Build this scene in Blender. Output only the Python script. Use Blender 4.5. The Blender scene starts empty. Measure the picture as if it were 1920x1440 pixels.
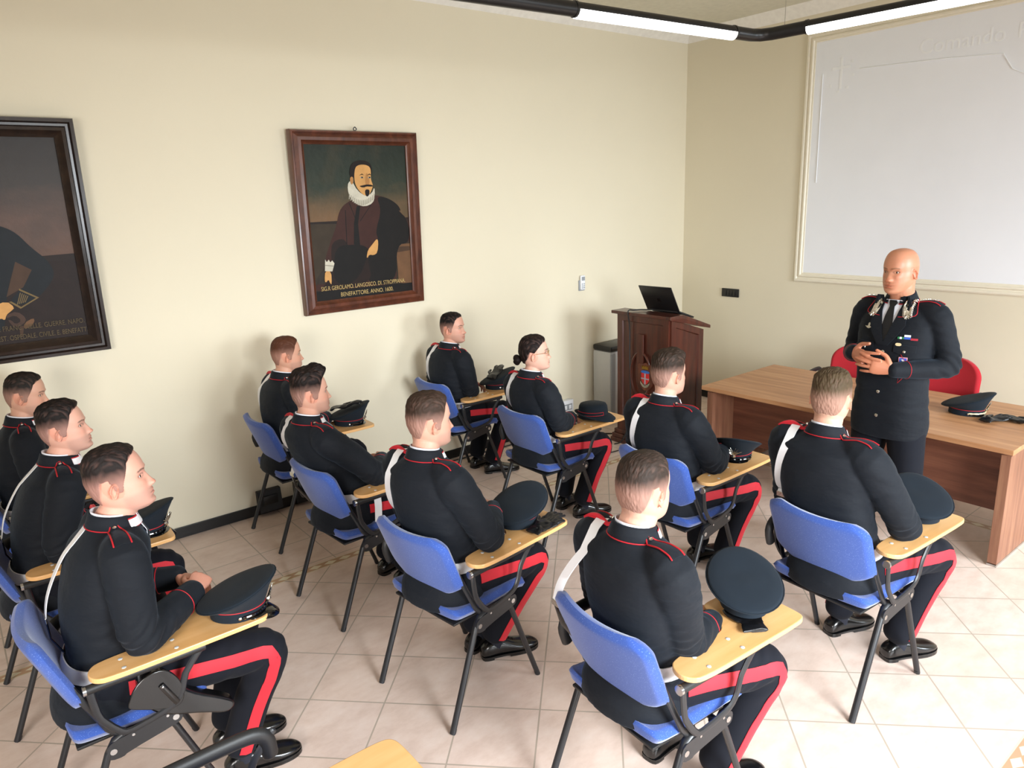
import bpy, bmesh, math, random
import numpy as np
from mathutils import Vector as V, Matrix, noise, Euler
from mathutils.bvhtree import BVHTree
random.seed(7)
PI = math.pi
S = bpy.context.scene
COL = S.collection

# ------------------------------------------------------------------ camera, world, lights
cd = bpy.data.cameras.new('camera'); cam = bpy.data.objects.new('camera', cd); COL.objects.link(cam)
S.camera = cam
YAW, PITCH, ROLL, FPX = 0.9034990272, 0.2496051, -0.0373923338, 1353.872
CAMH = 2.15
fw = V((math.cos(YAW)*math.cos(PITCH), math.sin(YAW)*math.cos(PITCH), -math.sin(PITCH)))
rt = fw.cross(V((0, 0, 1))).normalized(); up = rt.cross(fw)
r2 = rt*math.cos(ROLL) + up*math.sin(ROLL); u2 = -rt*math.sin(ROLL) + up*math.cos(ROLL)
m = Matrix(((r2.x, u2.x, -fw.x), (r2.y, u2.y, -fw.y), (r2.z, u2.z, -fw.z))).to_4x4()
m.translation = V((0, 0, CAMH)); cam.matrix_world = m
cd.sensor_width = 36; cd.lens = FPX/1920*36; cd.clip_start = .05

W = bpy.data.worlds.new('world'); S.world = W; W.use_nodes = True
wn_ = W.node_tree; bg_ = wn_.nodes['Background']; bg_.inputs[1].default_value = .80
_tc = wn_.nodes.new('ShaderNodeTexCoord'); _sp = wn_.nodes.new('ShaderNodeSeparateXYZ'); _rp = wn_.nodes.new('ShaderNodeValToRGB')
wn_.links.new(_tc.outputs['Generated'], _sp.inputs[0]); wn_.links.new(_sp.outputs[2], _rp.inputs[0]); wn_.links.new(_rp.outputs[0], bg_.inputs[0])
_rp.color_ramp.elements[0].position = 0; _rp.color_ramp.elements[0].color = (.20, .19, .175, 1)      # ground outside
_rp.color_ramp.elements[1].position = .06; _rp.color_ramp.elements[1].color = (1.0, .96, .90, 1)     # bright overcast sky
def area(name, loc, target, sx, sy, power, color):
    l = bpy.data.lights.new(name, 'AREA'); l.shape = 'RECTANGLE'; l.size = sx; l.size_y = sy
    l.energy = power; l.color = color; l.spread = math.radians(105)
    o = bpy.data.objects.new(name, l); COL.objects.link(o); o.location = loc
    o.rotation_euler = (V(target)-V(loc)).to_track_quat('-Z', 'Y').to_euler()
    return o
# daylight through the windows behind and to the right of the camera
area('window_daylight', (-1.9, -.2, 1.9), (1.3, 3.6, .0), 1.6, 1.4, 62, (1.0, .975, .94))
area('window_daylight', (1.6, -1.9, 1.85), (1.9, 1.3, .0), 1.6, 1.5, 185, (.88, .95, 1.0))
area('window_daylight', (4.6, -1.9, 1.85), (5.2, 1.6, .3), 1.5, 1.5, 118, (.84, .93, 1.0))
S.view_settings.view_transform = 'Standard'; S.view_settings.look = 'None'
S.view_settings.gamma = 1; S.view_settings.use_curve_mapping = False
S.view_settings.exposure = -.18

# ------------------------------------------------------------------ materials
def L(c):  # sRGB 0-255 -> linear
    return tuple(((x/255)/12.92 if x/255 <= .04045 else ((x/255+.055)/1.055)**2.4) for x in c)
class NT:
    def __init__(s, name):
        s.m = bpy.data.materials.new(name); s.m.use_nodes = True; s.t = s.m.node_tree
        s.b = s.t.nodes['Principled BSDF']
    def n(s, typ, **k):
        o = s.t.nodes.new(typ)
        for a, b in k.items(): setattr(o, a, b)
        return o
    def lk(s, a, b): s.t.links.new(a, b)
    def val(s, sock, v):
        if hasattr(v, 'links') or isinstance(v, bpy.types.NodeSocket): s.lk(v, sock)
        else: sock.default_value = v
    def mth(s, op, a, b=0.0, c=0.0, clamp=False):
        o = s.n('ShaderNodeMath', operation=op); o.use_clamp = clamp
        s.val(o.inputs[0], a); s.val(o.inputs[1], b)
        if op in ('MULTIPLY_ADD', 'SMOOTH_MIN', 'COMPARE'): s.val(o.inputs[2], c)
        return o.outputs[0]
    def mix(s, f, a, b, mode='MIX'):
        o = s.n('ShaderNodeMix', data_type='RGBA', blend_type=mode)
        s.val(o.inputs['Factor'], f)
        for i, v in ((6, a), (7, b)):
            if isinstance(v, tuple): o.inputs[i].default_value = (*v[:3], 1)
            else: s.lk(v, o.inputs[i])
        return o.outputs[2]
    def coord(s, kind='Object'):
        return s.n('ShaderNodeTexCoord').outputs[kind]
    def noise(s, vec, scale=5, detail=3, rough=.5, stretch=None, out='Fac'):
        if stretch:
            mp = s.n('ShaderNodeMapping'); s.lk(vec, mp.inputs[0]); mp.inputs['Scale'].default_value = stretch; vec = mp.outputs[0]
        o = s.n('ShaderNodeTexNoise'); s.lk(vec, o.inputs['Vector']); o.inputs['Scale'].default_value = scale
        o.inputs['Detail'].default_value = detail; o.inputs['Roughness'].default_value = rough
        return o.outputs[out]
    def ramp(s, f, stops):
        o = s.n('ShaderNodeValToRGB'); s.lk(f, o.inputs[0]); e = o.color_ramp.elements
        while len(e) < len(stops): e.new(.5)
        for q, (p, c) in zip(e, stops): q.position = p; q.color = (*c, 1)
        return o.outputs[0]
    def bump(s, h, strength=.2, dist=.01):
        o = s.n('ShaderNodeBump'); s.lk(h, o.inputs['Height']); o.inputs['Strength'].default_value = strength
        o.inputs['Distance'].default_value = dist; s.lk(o.outputs[0], s.b.inputs['Normal'])
    def base(s, c):
        if isinstance(c, tuple): s.b.inputs['Base Color'].default_value = (*c[:3], 1)
        else: s.lk(c, s.b.inputs['Base Color'])
    def set(s, **k):
        for a, b in k.items(): s.b.inputs[a.replace('_', ' ')].default_value = b
        return s

def simple(name, c, rough=.5, metal=0, var=.12, scale=20, bump=0, bscale=200, spec=None, sheen=0, coat=0):
    t = NT(name); c = L(c) if max(c) > 1 else c
    n = t.noise(t.coord(), scale, 3)
    t.base(t.mix(n, tuple(x*(1-var) for x in c), tuple(min(1, x*(1+var)) for x in c)))
    t.set(Roughness=rough, Metallic=metal)
    if spec is not None: t.b.inputs['Specular IOR Level'].default_value = spec
    if sheen: t.b.inputs['Sheen Weight'].default_value = sheen; t.b.inputs['Sheen Roughness'].default_value = .5
    if coat: t.b.inputs['Coat Weight'].default_value = coat; t.b.inputs['Coat Roughness'].default_value = .15
    if bump: t.bump(t.noise(t.coord(), bscale, 2), bump, .002)
    return t.m

def m_wall():
    t = NT('painted_plaster'); co = t.coord()
    n = t.noise(co, .8, 4, .6); sm = t.noise(co, 9, 3, .6)
    c = t.mix(n, L((222, 212, 188)), L((229, 220, 196)))
    sc = t.ramp(t.noise(co, 6, 5, .7, (1, 1, 2.5)), [(.0, (0, 0, 0)), (.70, (0, 0, 0)), (.78, (1, 1, 1))])
    c = t.mix(t.mth('MULTIPLY', sc, .12), c, L((205, 190, 160)))
    t.base(c); t.set(Roughness=.75); t.bump(t.noise(co, 40, 4, .6), .12, .004); return t.m
def m_floor():
    t = NT('terracotta_tile_floor'); co = t.coord()
    sp = t.n('ShaderNodeSeparateXYZ'); t.lk(co, sp.inputs[0]); x, y = sp.outputs[0], sp.outputs[1]
    M = t.mth; r = 2**-.5
    def grid(u, v, u0, v0, pu, pv, w=.0035):
        a = M('DIVIDE', M('SUBTRACT', u, u0), pu); b = M('DIVIDE', M('SUBTRACT', v, v0), pv)
        fa = M('ABSOLUTE', M('SUBTRACT', M('FRACT', a), .5)); fb = M('ABSOLUTE', M('SUBTRACT', M('FRACT', b), .5))
        g = M('MAXIMUM', M('GREATER_THAN', fa, .5-w/pu), M('GREATER_THAN', fb, .5-w/pv))
        cb = t.n('ShaderNodeCombineXYZ'); t.lk(M('FLOOR', a), cb.inputs[0]); t.lk(M('FLOOR', b), cb.inputs[1])
        wn = t.n('ShaderNodeTexWhiteNoise'); t.lk(cb.outputs[0], wn.inputs['Vector'])
        return g, wn.outputs[0]
    u = M('MULTIPLY', M('SUBTRACT', x, y), r); v = M('MULTIPLY', M('ADD', x, y), r)
    g1, w1 = grid(u, v, -.249, 2.680, .347, .338)
    g2, w2 = grid(x, y, .981, 4.37, .345, .345)
    # decorative strip: a rectangle frame; signed distance to the strip's centre line
    def strip(c, along):
        s_ = M('SUBTRACT', c[0], c[1]); return M('ABSOLUTE', s_)
    YA, YB, XB = 3.95, .645, 5.0; hw = .036
    dA = M('ABSOLUTE', M('SUBTRACT', y, YA)); dB = M('ABSOLUTE', M('SUBTRACT', y, YB)); dX = M('ABSOLUTE', M('SUBTRACT', x, XB))
    inX = M('LESS_THAN', x, XB+hw); inY = M('MULTIPLY', M('LESS_THAN', y, YA+hw), M('GREATER_THAN', y, YB-hw))
    onA = M('MULTIPLY', M('LESS_THAN', M('MINIMUM', dA, dB), hw), inX)
    onX = M('MULTIPLY', M('LESS_THAN', dX, hw), inY)
    on = M('MAXIMUM', onA, onX)
    dd = M('MINIMUM', M('MINIMUM', dA, dB), dX)
    al = M('ADD', M('MULTIPLY', x, onA), M('MULTIPLY', y, M('MULTIPLY', onX, M('SUBTRACT', 1, onA))))
    fr = M('MULTIPLY', M('ABSOLUTE', M('SUBTRACT', M('FRACT', M('DIVIDE', al, .098)), .5)), 2)
    dia = M('ADD', fr, M('DIVIDE', dd, .027))
    isd = M('LESS_THAN', dia, .86); brd = M('GREATER_THAN', dd, .028)
    inside = M('MULTIPLY', M('MULTIPLY', M('LESS_THAN', x, XB), M('LESS_THAN', y, YA)), M('GREATER_THAN', y, YB))
    g = M('ADD', M('MULTIPLY', g1, inside), M('MULTIPLY', g2, M('SUBTRACT', 1, inside)))
    wn = M('ADD', M('MULTIPLY', w1, inside), M('MULTIPLY', w2, M('SUBTRACT', 1, inside)))
    n1 = t.noise(co, 7, 5, .65, (1, 1.7, 1)); n2 = t.noise(co, 26, 4, .7)
    c = t.ramp(n1, [(.25, L((200, 176, 163))), (.5, L((217, 196, 184))), (.78, L((228, 212, 202)))])
    c = t.mix(M('MULTIPLY', n2, .3), c, L((202, 177, 164)))
    c = t.mix(M('MULTIPLY', wn, .22), c, L((212, 188, 166)))
    c = t.mix(g, c, L((172, 158, 144)))
    sc = t.mix(isd, L((178, 142, 112)), L((216, 205, 178)))
    sc = t.mix(brd, sc, L((205, 192, 165)))
    c = t.mix(on, c, sc)
    t.base(c); t.lk(M('MULTIPLY_ADD', n1, .25, .30), t.b.inputs['Roughness'])
    h = M('SUBTRACT', M('MULTIPLY', n2, .25), M('MULTIPLY', g, 1.0)); t.bump(h, .25, .003)
    return t.m
def m_wood(name, a, b, c3, scale=3, stretch=(1, 12, 12), rough=.4, coat=0, bump=.05):
    t = NT(name); co = t.coord()
    n = t.noise(co, scale, 5, .6, stretch)
    c = t.ramp(n, [(.25, L(a)), (.5, L(b)), (.75, L(c3))])
    t.base(c); t.set(Roughness=rough)
    if coat: t.b.inputs['Coat Weight'].default_value = coat; t.b.inputs['Coat Roughness'].default_value = .2
    if bump: t.bump(n, bump, .002)
    return t.m
def m_fabric(name, a, b, scale=260, sheen=.3):
    t = NT(name); co = t.coord()
    n = t.noise(co, scale, 2, .7)
    t.base(t.ramp(n, [(.35, L(a)), (.60, L(a)), (.72, L(b))]))
    t.set(Roughness=.85); t.b.inputs['Sheen Weight'].default_value = sheen
    t.bump(t.noise(co, 500, 2), .3, .001); return t.m
def m_attr(name, rough=.5, sss=0, bump=0, bscale=300, stretch=None, spec=.5):
    t = NT(name); a = t.n('ShaderNodeAttribute'); a.attribute_name = 'tint'
    n = t.noise(t.coord(), 60, 3)
    t.base(t.mix(t.mth('MULTIPLY', n, .15), a.outputs['Color'], t.mix(1.0, a.outputs['Color'], (.75, .70, .68), 'MULTIPLY')))
    t.set(Roughness=rough); t.b.inputs['Specular IOR Level'].default_value = spec
    if sss: t.b.inputs['Subsurface Weight'].default_value = sss; t.b.inputs['Subsurface Radius'].default_value = (.012, .004, .002); t.b.inputs['Subsurface Scale'].default_value = .6
    if bump: t.bump(t.noise(t.coord(), bscale, 3, .6, stretch), bump, .003)
    return t.m
def m_jacket():
    t = NT('navy_wool'); co = t.coord()
    n = t.noise(co, 3, 3)
    t.base(t.mix(n, (.0040, .0055, .0086), (.0062, .0082, .0126)))
    t.set(Roughness=.78); t.b.inputs['Specular IOR Level'].default_value = .25; t.b.inputs['Sheen Weight'].default_value = .07; t.b.inputs['Sheen Roughness'].default_value = .45
    t.b.inputs['Sheen Tint'].default_value = (.55, .75, 1, 1)
    h = t.mth('ADD', t.mth('MULTIPLY', t.noise(co, 9, 3, .5, (1, 1, 2.2)), 1.0), t.mth('MULTIPLY', t.noise(co, 700, 2), .03))
    t.bump(h, .55, .012); return t.m
def m_emit(name, c, s):
    t = NT(name); t.base(c); t.b.inputs['Emission Color'].default_value = (*c, 1); t.b.inputs['Emission Strength'].default_value = s
    return t.m
M_ = dict(
 wall=m_wall(), floor=m_floor(), ceil=simple('ceiling_paint', (214, 210, 192), .8, bump=.05),
 cove=simple('cove_paint', (244, 240, 232), .8), screen=simple('white_screen_paint', (244, 246, 251), .6, var=.03, scale=3, bump=.05, bscale=30),
 ghost=simple('pale_projection', (250, 252, 255), .6, var=.01), mould=simple('cream_moulding', (236, 228, 208), .5, var=.04),  # ghost: faint projector light given as a pale surface colour
 black=simple('black_gloss_paint', (22, 22, 23), .35), base=simple('black_baseboard_tile', (14, 13, 13), .35),
 metal=simple('black_powder_coated_steel', (26, 28, 32), .38, .0, .2, 40, spec=.6, bump=.05),
 steel=simple('polished_steel', (190, 190, 190), .25, 1), plastic=simple('black_plastic', (24, 24, 25), .5, bump=.1),
 blue=m_fabric('blue_chair_fabric', (44, 78, 158), (108, 134, 196)), red=m_fabric('red_chair_fabric', (176, 18, 34), (196, 34, 48), sheen=.15),
 beech=m_wood('beech_veneer', (216, 164, 102), (226, 176, 116), (234, 188, 130), 2.5, (1, 9, 9), .38, .15, 0),
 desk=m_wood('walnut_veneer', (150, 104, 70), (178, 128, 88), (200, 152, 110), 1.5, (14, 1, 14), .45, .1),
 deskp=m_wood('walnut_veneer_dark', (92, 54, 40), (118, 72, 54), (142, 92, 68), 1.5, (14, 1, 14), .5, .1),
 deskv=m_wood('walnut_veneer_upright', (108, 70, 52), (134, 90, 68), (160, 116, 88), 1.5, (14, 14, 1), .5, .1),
 lect=m_wood('dark_varnished_oak', (48, 22, 16), (72, 33, 22), (92, 44, 28), 3, (9, 9, 1), .35, .3),
 frame1=m_wood('black_brown_frame_wood', (28, 18, 14), (38, 26, 20), (52, 36, 28), 4, (5, 5, 5), .35, .3),
 frame2=m_wood('red_brown_frame_wood', (58, 30, 20), (88, 46, 30), (112, 62, 42), 4, (5, 5, 2), .35, .3),
 jacket=m_jacket(), trous=simple('navy_trouser_wool', (.0055, .0065, .011), .85, spec=.2, sheen=.02, bump=.3, bscale=9),
 stripe=simple('scarlet_wool', (196, 22, 40), .7, sheen=.1), pipe=simple('red_piping', (178, 20, 34), .6),
 white=simple('white_leather', (232, 232, 235), .35, var=.03), shirt=simple('white_cotton', (228, 230, 238), .8, var=.03),
 leather=simple('black_polished_leather', (12, 12, 13), .22, var=.2, spec=.7, bump=.1, bscale=60),
 glove=simple('black_glove_leather', (15, 16, 19), .38, var=.3, scale=30, bump=.5, bscale=70),
 cap=simple('navy_cap_cloth', (.0065, .012, .0195), .85, spec=.25, sheen=.03, bump=.1, bscale=600),
 patent=simple('patent_leather', (8, 8, 9), .08, var=0, spec=.8), silver=simple('silver_metal', (225, 222, 212), .25, 1, bump=.3, bscale=150),
 gold=simple('brass_metal', (205, 165, 80), .3, 1), sock=simple('navy_sock_knit', (26, 28, 40), .9, bump=.4, bscale=300),
 tie=simple('black_silk', (12, 13, 17), .5), skin=m_attr('skin', .48, .12, .10, 350, spec=.4), hair=m_attr('hair', .6, 0, .7, 120, (1, 1, .25), spec=.15), skin_gloss=m_attr('skin_glossy', .40, .10, .05, 350, spec=.5),
 eye=simple('eye_white', (232, 228, 222), .15, var=.0), iris=simple('dark_iris', (40, 26, 18), .1, var=0),
 led=m_emit('led_diffuser', (1, .99, .96), 6), ac=simple('pale_grey_plastic', (206, 208, 208), .4, var=.03), grey=simple('mid_grey_plastic', (150, 154, 160), .45, var=.03),
 socket=simple('white_plastic', (236, 238, 242), .35, var=.02), cable=simple('black_rubber', (16, 16, 17), .5), glass=simple('dark_display', (8, 8, 10), .08, var=0),
 blueen=simple('blue_enamel', (50, 100, 170), .3), reden=simple('red_enamel', (190, 45, 45), .3), cream=simple('cream_enamel', (225, 205, 160), .4),
 green=simple('green_ribbon', (40, 120, 70), .8), ribblue=simple('blue_ribbon', (50, 90, 190), .8), ribred=simple('red_ribbon', (170, 40, 55), .8), pink=simple('pink_enamel', (225, 150, 160), .4))

# ------------------------------------------------------------------ mesh builder
class MB:
    def __init__(s): s.v = []; s.f = []; s.mi = []; s.cur = 0
    def add(s, vs, fs, M=None):
        o = len(s.v)
        s.v += [tuple(M @ V(p)) if M else tuple(p) for p in vs]
        s.f += [tuple(i+o for i in f) for f in fs]; s.mi += [s.cur]*len(fs); return s
    def box(s, c, d, M=None, bev=0):
        x, y, z = c; a, b, h = d[0]/2, d[1]/2, d[2]/2
        if bev:
            bm = bmesh.new(); bmesh.ops.create_cube(bm, size=1); bmesh.ops.scale(bm, vec=(2*a, 2*b, 2*h), verts=bm.verts)
            bmesh.ops.translate(bm, vec=c, verts=bm.verts)
            bmesh.ops.bevel(bm, geom=bm.edges[:], offset=bev, segments=2, affect='EDGES', profile=.5)
            bm.verts.index_update(); r = s.add([v.co[:] for v in bm.verts], [[v.index for v in f.verts] for f in bm.faces], M); bm.free(); return r
        vs = [(x+i*a, y+j*b, z+k*h) for i in (-1, 1) for j in (-1, 1) for k in (-1, 1)]
        return s.add(vs, [(0, 1, 3, 2), (4, 6, 7, 5), (0, 4, 5, 1), (2, 3, 7, 6), (0, 2, 6, 4), (1, 5, 7, 3)], M)
    def rings(s, R, cap=True, closed=True, M=None):
        n = len(R[0]); vs = [p for r in R for p in r]; fs = []
        for i in range(len(R)-1):
            for j in range(n if closed else n-1):
                k = (j+1) % n; fs.append((i*n+j, i*n+k, (i+1)*n+k, (i+1)*n+j))
        if cap:
            fs.append(tuple(range(n-1, -1, -1))); b = (len(R)-1)*n; fs.append(tuple(b+j for j in range(n)))
        return s.add(vs, fs, M)
    def tube(s, pts, r, n=10, up=None, asp=1.0, rnd=True, M=None, sub=0):
        """swept tube through pts; r number or list; asp flattens along the second axis"""
        P = [V(p) for p in pts]; rr = list(r) if hasattr(r, '__len__') else [r]*len(P)
        if sub: P, rr = smooth_path(P, rr, sub)
        T = []
        for i in range(len(P)):
            a = P[max(i-1, 0)]; b = P[min(i+1, len(P)-1)]; T.append((b-a).normalized())
        u = V(up) if up else (V((0, 0, 1)) if abs(T[0].z) < .9 else V((1, 0, 0)))
        R = []
        for i, p in enumerate(P):
            a = u-T[i]*u.dot(T[i])
            a = a.normalized() if a.length > 1e-4 else T[i].orthogonal().normalized()
            if not up: u = a
            b = T[i].cross(a)
            R.append((p, a, b, rr[i], T[i]))
        out = []
        def ring(p, a, b, q): return [p+a*(q*asp*math.sin(t))+b*(q*math.cos(t)) for t in [2*PI*k/n for k in range(n)]]
        if rnd:
            p, a, b, q, t = R[0]
            for e in (1.0, .75, .4): out.append(ring(p-t*q*asp*e*.8, a, b, q*math.sqrt(max(1-e*e, .02))))
        for p, a, b, q, t in R: out.append(ring(p, a, b, q))
        if rnd:
            p, a, b, q, t = R[-1]
            for e in (.4, .75, 1.0): out.append(ring(p+t*q*asp*e*.8, a, b, q*math.sqrt(max(1-e*e, .02))))
        return s.rings(out, M=M)
    def lathe(s, prof, c=(0, 0, 0), n=24, sx=1, sy=1, M=None):
        R = [[(c[0]+r*sx*math.cos(2*PI*k/n), c[1]+r*sy*math.sin(2*PI*k/n), c[2]+z) for k in range(n)] for r, z in prof]
        return s.rings(R, M=M)
    def prism(s, poly, z0, z1, M=None, bev=0):
        n = len(poly); vs = [(x, y, z0) for x, y in poly]+[(x, y, z1) for x, y in poly]
        return s.add(vs, [tuple(range(n-1, -1, -1)), tuple(range(n, 2*n))]+[(i, (i+1) % n, n+(i+1) % n, n+i) for i in range(n)], M)
    def ribbon(s, A, B, N, th, M=None):
        """flat strap between edge lines A and B, thickness th along N"""
        R = [[a, b, b+n*th, a+n*th] for a, b, n in zip(A, B, N)]
        return s.rings(R, M=M)
    def mesh(s, name):
        me = bpy.data.meshes.new(name); me.from_pydata(s.v, [], s.f)
        me.polygons.foreach_set('material_index', s.mi); me.update(); return me
    def build(s, name, mats, parent=None, smooth=True, bevel=0, fix=True, ang=40):
        me = s.mesh(name)
        if fix:
            bm = bmesh.new(); bm.from_mesh(me); bmesh.ops.recalc_face_normals(bm, faces=bm.faces); bm.to_mesh(me); bm.free()
        return link(name, me, mats, parent, smooth, bevel, ang)
def smooth_path(P, rr, sub):
    o, q = [], []
    n = len(P)
    for i in range(n-1):
        p0, p1, p2, p3 = P[max(i-1, 0)], P[i], P[i+1], P[min(i+2, n-1)]
        a0, a1, a2, a3 = rr[max(i-1, 0)], rr[i], rr[i+1], rr[min(i+2, n-1)]
        for k in range(sub):
            t = k/sub; f = lambda a, b, c, d: .5*((2*b)+(c-a)*t+(2*a-5*b+4*c-d)*t*t+(3*b-a-3*c+d)*t**3)
            o.append(f(p0, p1, p2, p3)); q.append(f(a0, a1, a2, a3))
    o.append(P[-1]); q.append(rr[-1]); return o, q
def link(name, me, mats, parent=None, smooth=True, bevel=0, ang=40):
    if not isinstance(mats, (list, tuple)): mats = [mats]
    for x in mats: me.materials.append(M_[x] if isinstance(x, str) else x)
    if smooth:
        me.polygons.foreach_set('use_smooth', [True]*len(me.polygons))
        if ang < 180: me.set_sharp_from_angle(angle=math.radians(ang))
    o = bpy.data.objects.new(name, me); COL.objects.link(o)
    if parent: o.parent = parent
    if bevel:
        b = o.modifiers.new('bevel', 'BEVEL'); b.width = bevel; b.segments = 2; b.limit_method = 'ANGLE'; b.harden_normals = False
    return o
def empty(name, loc=(0, 0, 0), rz=0):
    o = bpy.data.objects.new(name, None); COL.objects.link(o); o.location = loc; o.rotation_euler = (0, 0, rz); o.empty_display_size = .1; return o
def tag(o, label=None, cat=None, group=None, kind=None):
    if label: o['label'] = label
    if cat: o['category'] = cat
    if group: o['group'] = group
    if kind: o['kind'] = kind
    return o
def kids(o): return [c for c in bpy.data.objects if c.parent == o]
def dup(o, loc=None, rz=None, parent=None):
    c = o.copy(); COL.objects.link(c)
    if parent: c.parent = parent
    if loc is not None: c.location = loc
    if rz is not None: c.rotation_euler = (0, 0, rz)
    for k in kids(o): dup(k, parent=c)
    return c
def RZ(a): return Matrix.Rotation(a, 4, 'Z')
def text(name, body, size, M, mat, parent, ext=.0005, sx=1.0, align='LEFT', label=None):
    cu = bpy.data.curves.new(name, 'FONT'); cu.body = body; cu.size = size; cu.extrude = ext; cu.align_x = align
    o = bpy.data.objects.new(name, cu); COL.objects.link(o)
    bpy.context.view_layer.update()
    me = bpy.data.meshes.new_from_object(o.evaluated_get(bpy.context.evaluated_depsgraph_get()))
    bpy.data.objects.remove(o); me.transform(M @ Matrix.Diagonal((sx, 1, 1, 1)))
    me.materials.clear(); o = link(name, me, mat, parent, False); return o
def struct(o): return tag(o, kind='structure')

# ------------------------------------------------------------------ room
YA, XB, ZC = 4.98, 6.325, 3.69
b = MB(); b.box((1.8, 1.4, -.05), (9.4, 7.4, .1)); struct(b.build('floor', 'floor', smooth=False))
b = MB(); b.box((1.8, YA+.1, 1.85), (9.4, .2, 3.9)); struct(b.build('wall_left', 'wall', smooth=False))
b = MB(); b.box((XB+.1, 1.4, 1.85), (.2, 7.16, 3.9)); struct(b.build('wall_right', 'wall', smooth=False))
# unseen window heads behind the camera, added to dim the upper walls and ceiling
b = MB(); b.box((1.8, -2.3, 2.9), (9.4, .2, 1.7)); struct(b.build('unseen_wall_near', 'wall', smooth=False))
b = MB(); b.box((-2.9, 1.4, 2.9), (.2, 7.2, 1.7)); struct(b.build('unseen_wall_back', 'wall', smooth=False))
b = MB(); b.box((1.8, 1.4, ZC+.08), (9.4, 7.4, .16)); struct(b.build('ceiling', 'ceil', smooth=False))
b = MB(); d = .10; z0 = 3.597
b.add([(-2.9, YA, z0), (-2.9, YA, ZC), (-2.9, YA-d, ZC), (XB, YA, z0), (XB, YA, ZC), (XB-d, YA-d, ZC)],
      [(0, 1, 2), (3, 5, 4), (0, 2, 5, 3), (0, 3, 4, 1), (1, 4, 5, 2)])
b.add([(XB, -2.2, z0), (XB, -2.2, ZC), (XB-d, -2.2, ZC), (XB, YA, z0), (XB, YA, ZC), (XB-d, YA-d, ZC)],
      [(0, 1, 2), (3, 5, 4), (0, 2, 5, 3), (0, 3, 4, 1), (1, 4, 5, 2)])
struct(b.build('trim_1', 'cove', smooth=False))
b = MB(); b.box((1.7, YA-.006, .04), (9.2, .012, .076)); struct(b.build('baseboard_left', 'base', smooth=False, bevel=.002))
b = MB(); b.box((XB-.006, 1.4, .04), (.012, 7.1, .076)); struct(b.build('baseboard_right', 'base', smooth=False, bevel=.002))

# framed white projection panel on the right wall
sy1, sz0, sz1, sy0 = 3.68, 1.312, 3.452, .10
R90 = Matrix(((0, 0, 1, 0), (1, 0, 0, 0), (0, 1, 0, 0), (0, 0, 0, 1)))   # local x->Y, y->Z, z->X
pn = empty('projection_panel', (XB, 0, 0)); tag(pn, 'large white projection panel with cream moulded frame on the right wall', 'screen')
b = MB(); b.box((-.004, (sy0+sy1)/2, (sz0+sz1)/2), (.008, sy1-sy0-.1, sz1-sz0-.1)); b.build('screen_surface', 'screen', pn, False)
b = MB()
prof = [(0, 0), (-.012, .0), (-.022, .012), (-.022, .026), (-.012, .034), (-.012, .044), (-.024, .052), (-.024, .064), (-.012, .072), (-.012, .082), (-.006, .09), (0, .09)]
R = []
for (cy, cz, dy, dz) in ((sy1, sz0, -1, 1), (sy1, sz1, -1, -1), (sy0, sz1, 1, -1), (sy0, sz0, 1, 1), (sy1, sz0, -1, 1)):
    R.append([V((p, cy+dy*q, cz+dz*q)) for p, q in prof])
b.rings(R, cap=False); b.build('frame', 'mould', pn, True, ang=25)
def TXM(x, y, z): # text on the right wall: reading direction is -y, up is z, face -x
    return Matrix(((0, 0, -1, x), (-1, 0, 0, y), (0, 1, 0, z), (0, 0, 0, 1)))
text('projected_text', 'Comando', .155, TXM(-.0095, 2.74, 3.13), 'ghost', pn, sx=.95)
text('projected_text', 'Provinciale', .155, TXM(-.0095, 2.08, 3.13), 'ghost', pn, sx=.95)
text('projected_text', 'Vercelli', .15, TXM(-.0095, 1.95, 2.90), 'ghost', pn)
b = MB(); e = -.0095
for (y0, z0_, w, h) in ((3.355, 3.085, .022, .25), (3.355, 3.13, .16, .022)): e -= .0006; b.box((e, y0, z0_), (.001, w, h))
e -= .0006
for k in range(5): b.box((e, 3.355+.11*math.cos(2.6+k*.75), 3.09+.15*math.sin(2.6+k*.75)), (.001, .02, .02))
b.tube([(e, 3.52, 3.1), (e, 3.52, 2.2)], .003, 6); 
b.tube([(e, 3.2, 3.10), (e, 2.5, 3.07), (e, 2.15, 3.04), (e, 2.08, 2.93), (e, 1.95, 2.86), (e, .4, 2.84)], .004, 6)
b.build('projected_emblem', 'ghost', pn, True)
# rocker switch plate
sw = empty('switch_plate', (XB, 4.37, 1.152)); tag(sw, 'black switch plate with rocker switches between the lectern and the desk on the right wall', 'light switch')
b = MB(); b.box((-.006, 0, 0), (.012, .20, .084), bev=.003); b.build('plate', 'plastic', sw)
for k in range(4): b = MB(); b.box((-.014, -.052+k*.035, 0), (.006, .031, .05), bev=.002); b.build('rocker', 'black', sw)
# air conditioning remote in wall holder
rc = empty('remote_control', (4.805, YA, 1.358)); tag(rc, 'small white remote control in a holder on the left wall left of the lectern', 'remote control')
b = MB(); b.box((0, -.006, -.02), (.075, .012, .10), bev=.004); b.build('holder', 'grey', rc)
b = MB(); b.box((0, -.02, .008), (.055, .02, .135), bev=.006); b.build('handset', 'socket', rc)
b = MB(); b.box((0, -.0315, .045), (.04, .002, .035)); b.build('display', 'grey', rc)
b = MB()
for i in range(2):
    for j in range(3): b.box((-.012+i*.024, -.0315, -.005-j*.018), (.014, .003, .009))
b.build('button', 'grey', rc)
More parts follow.
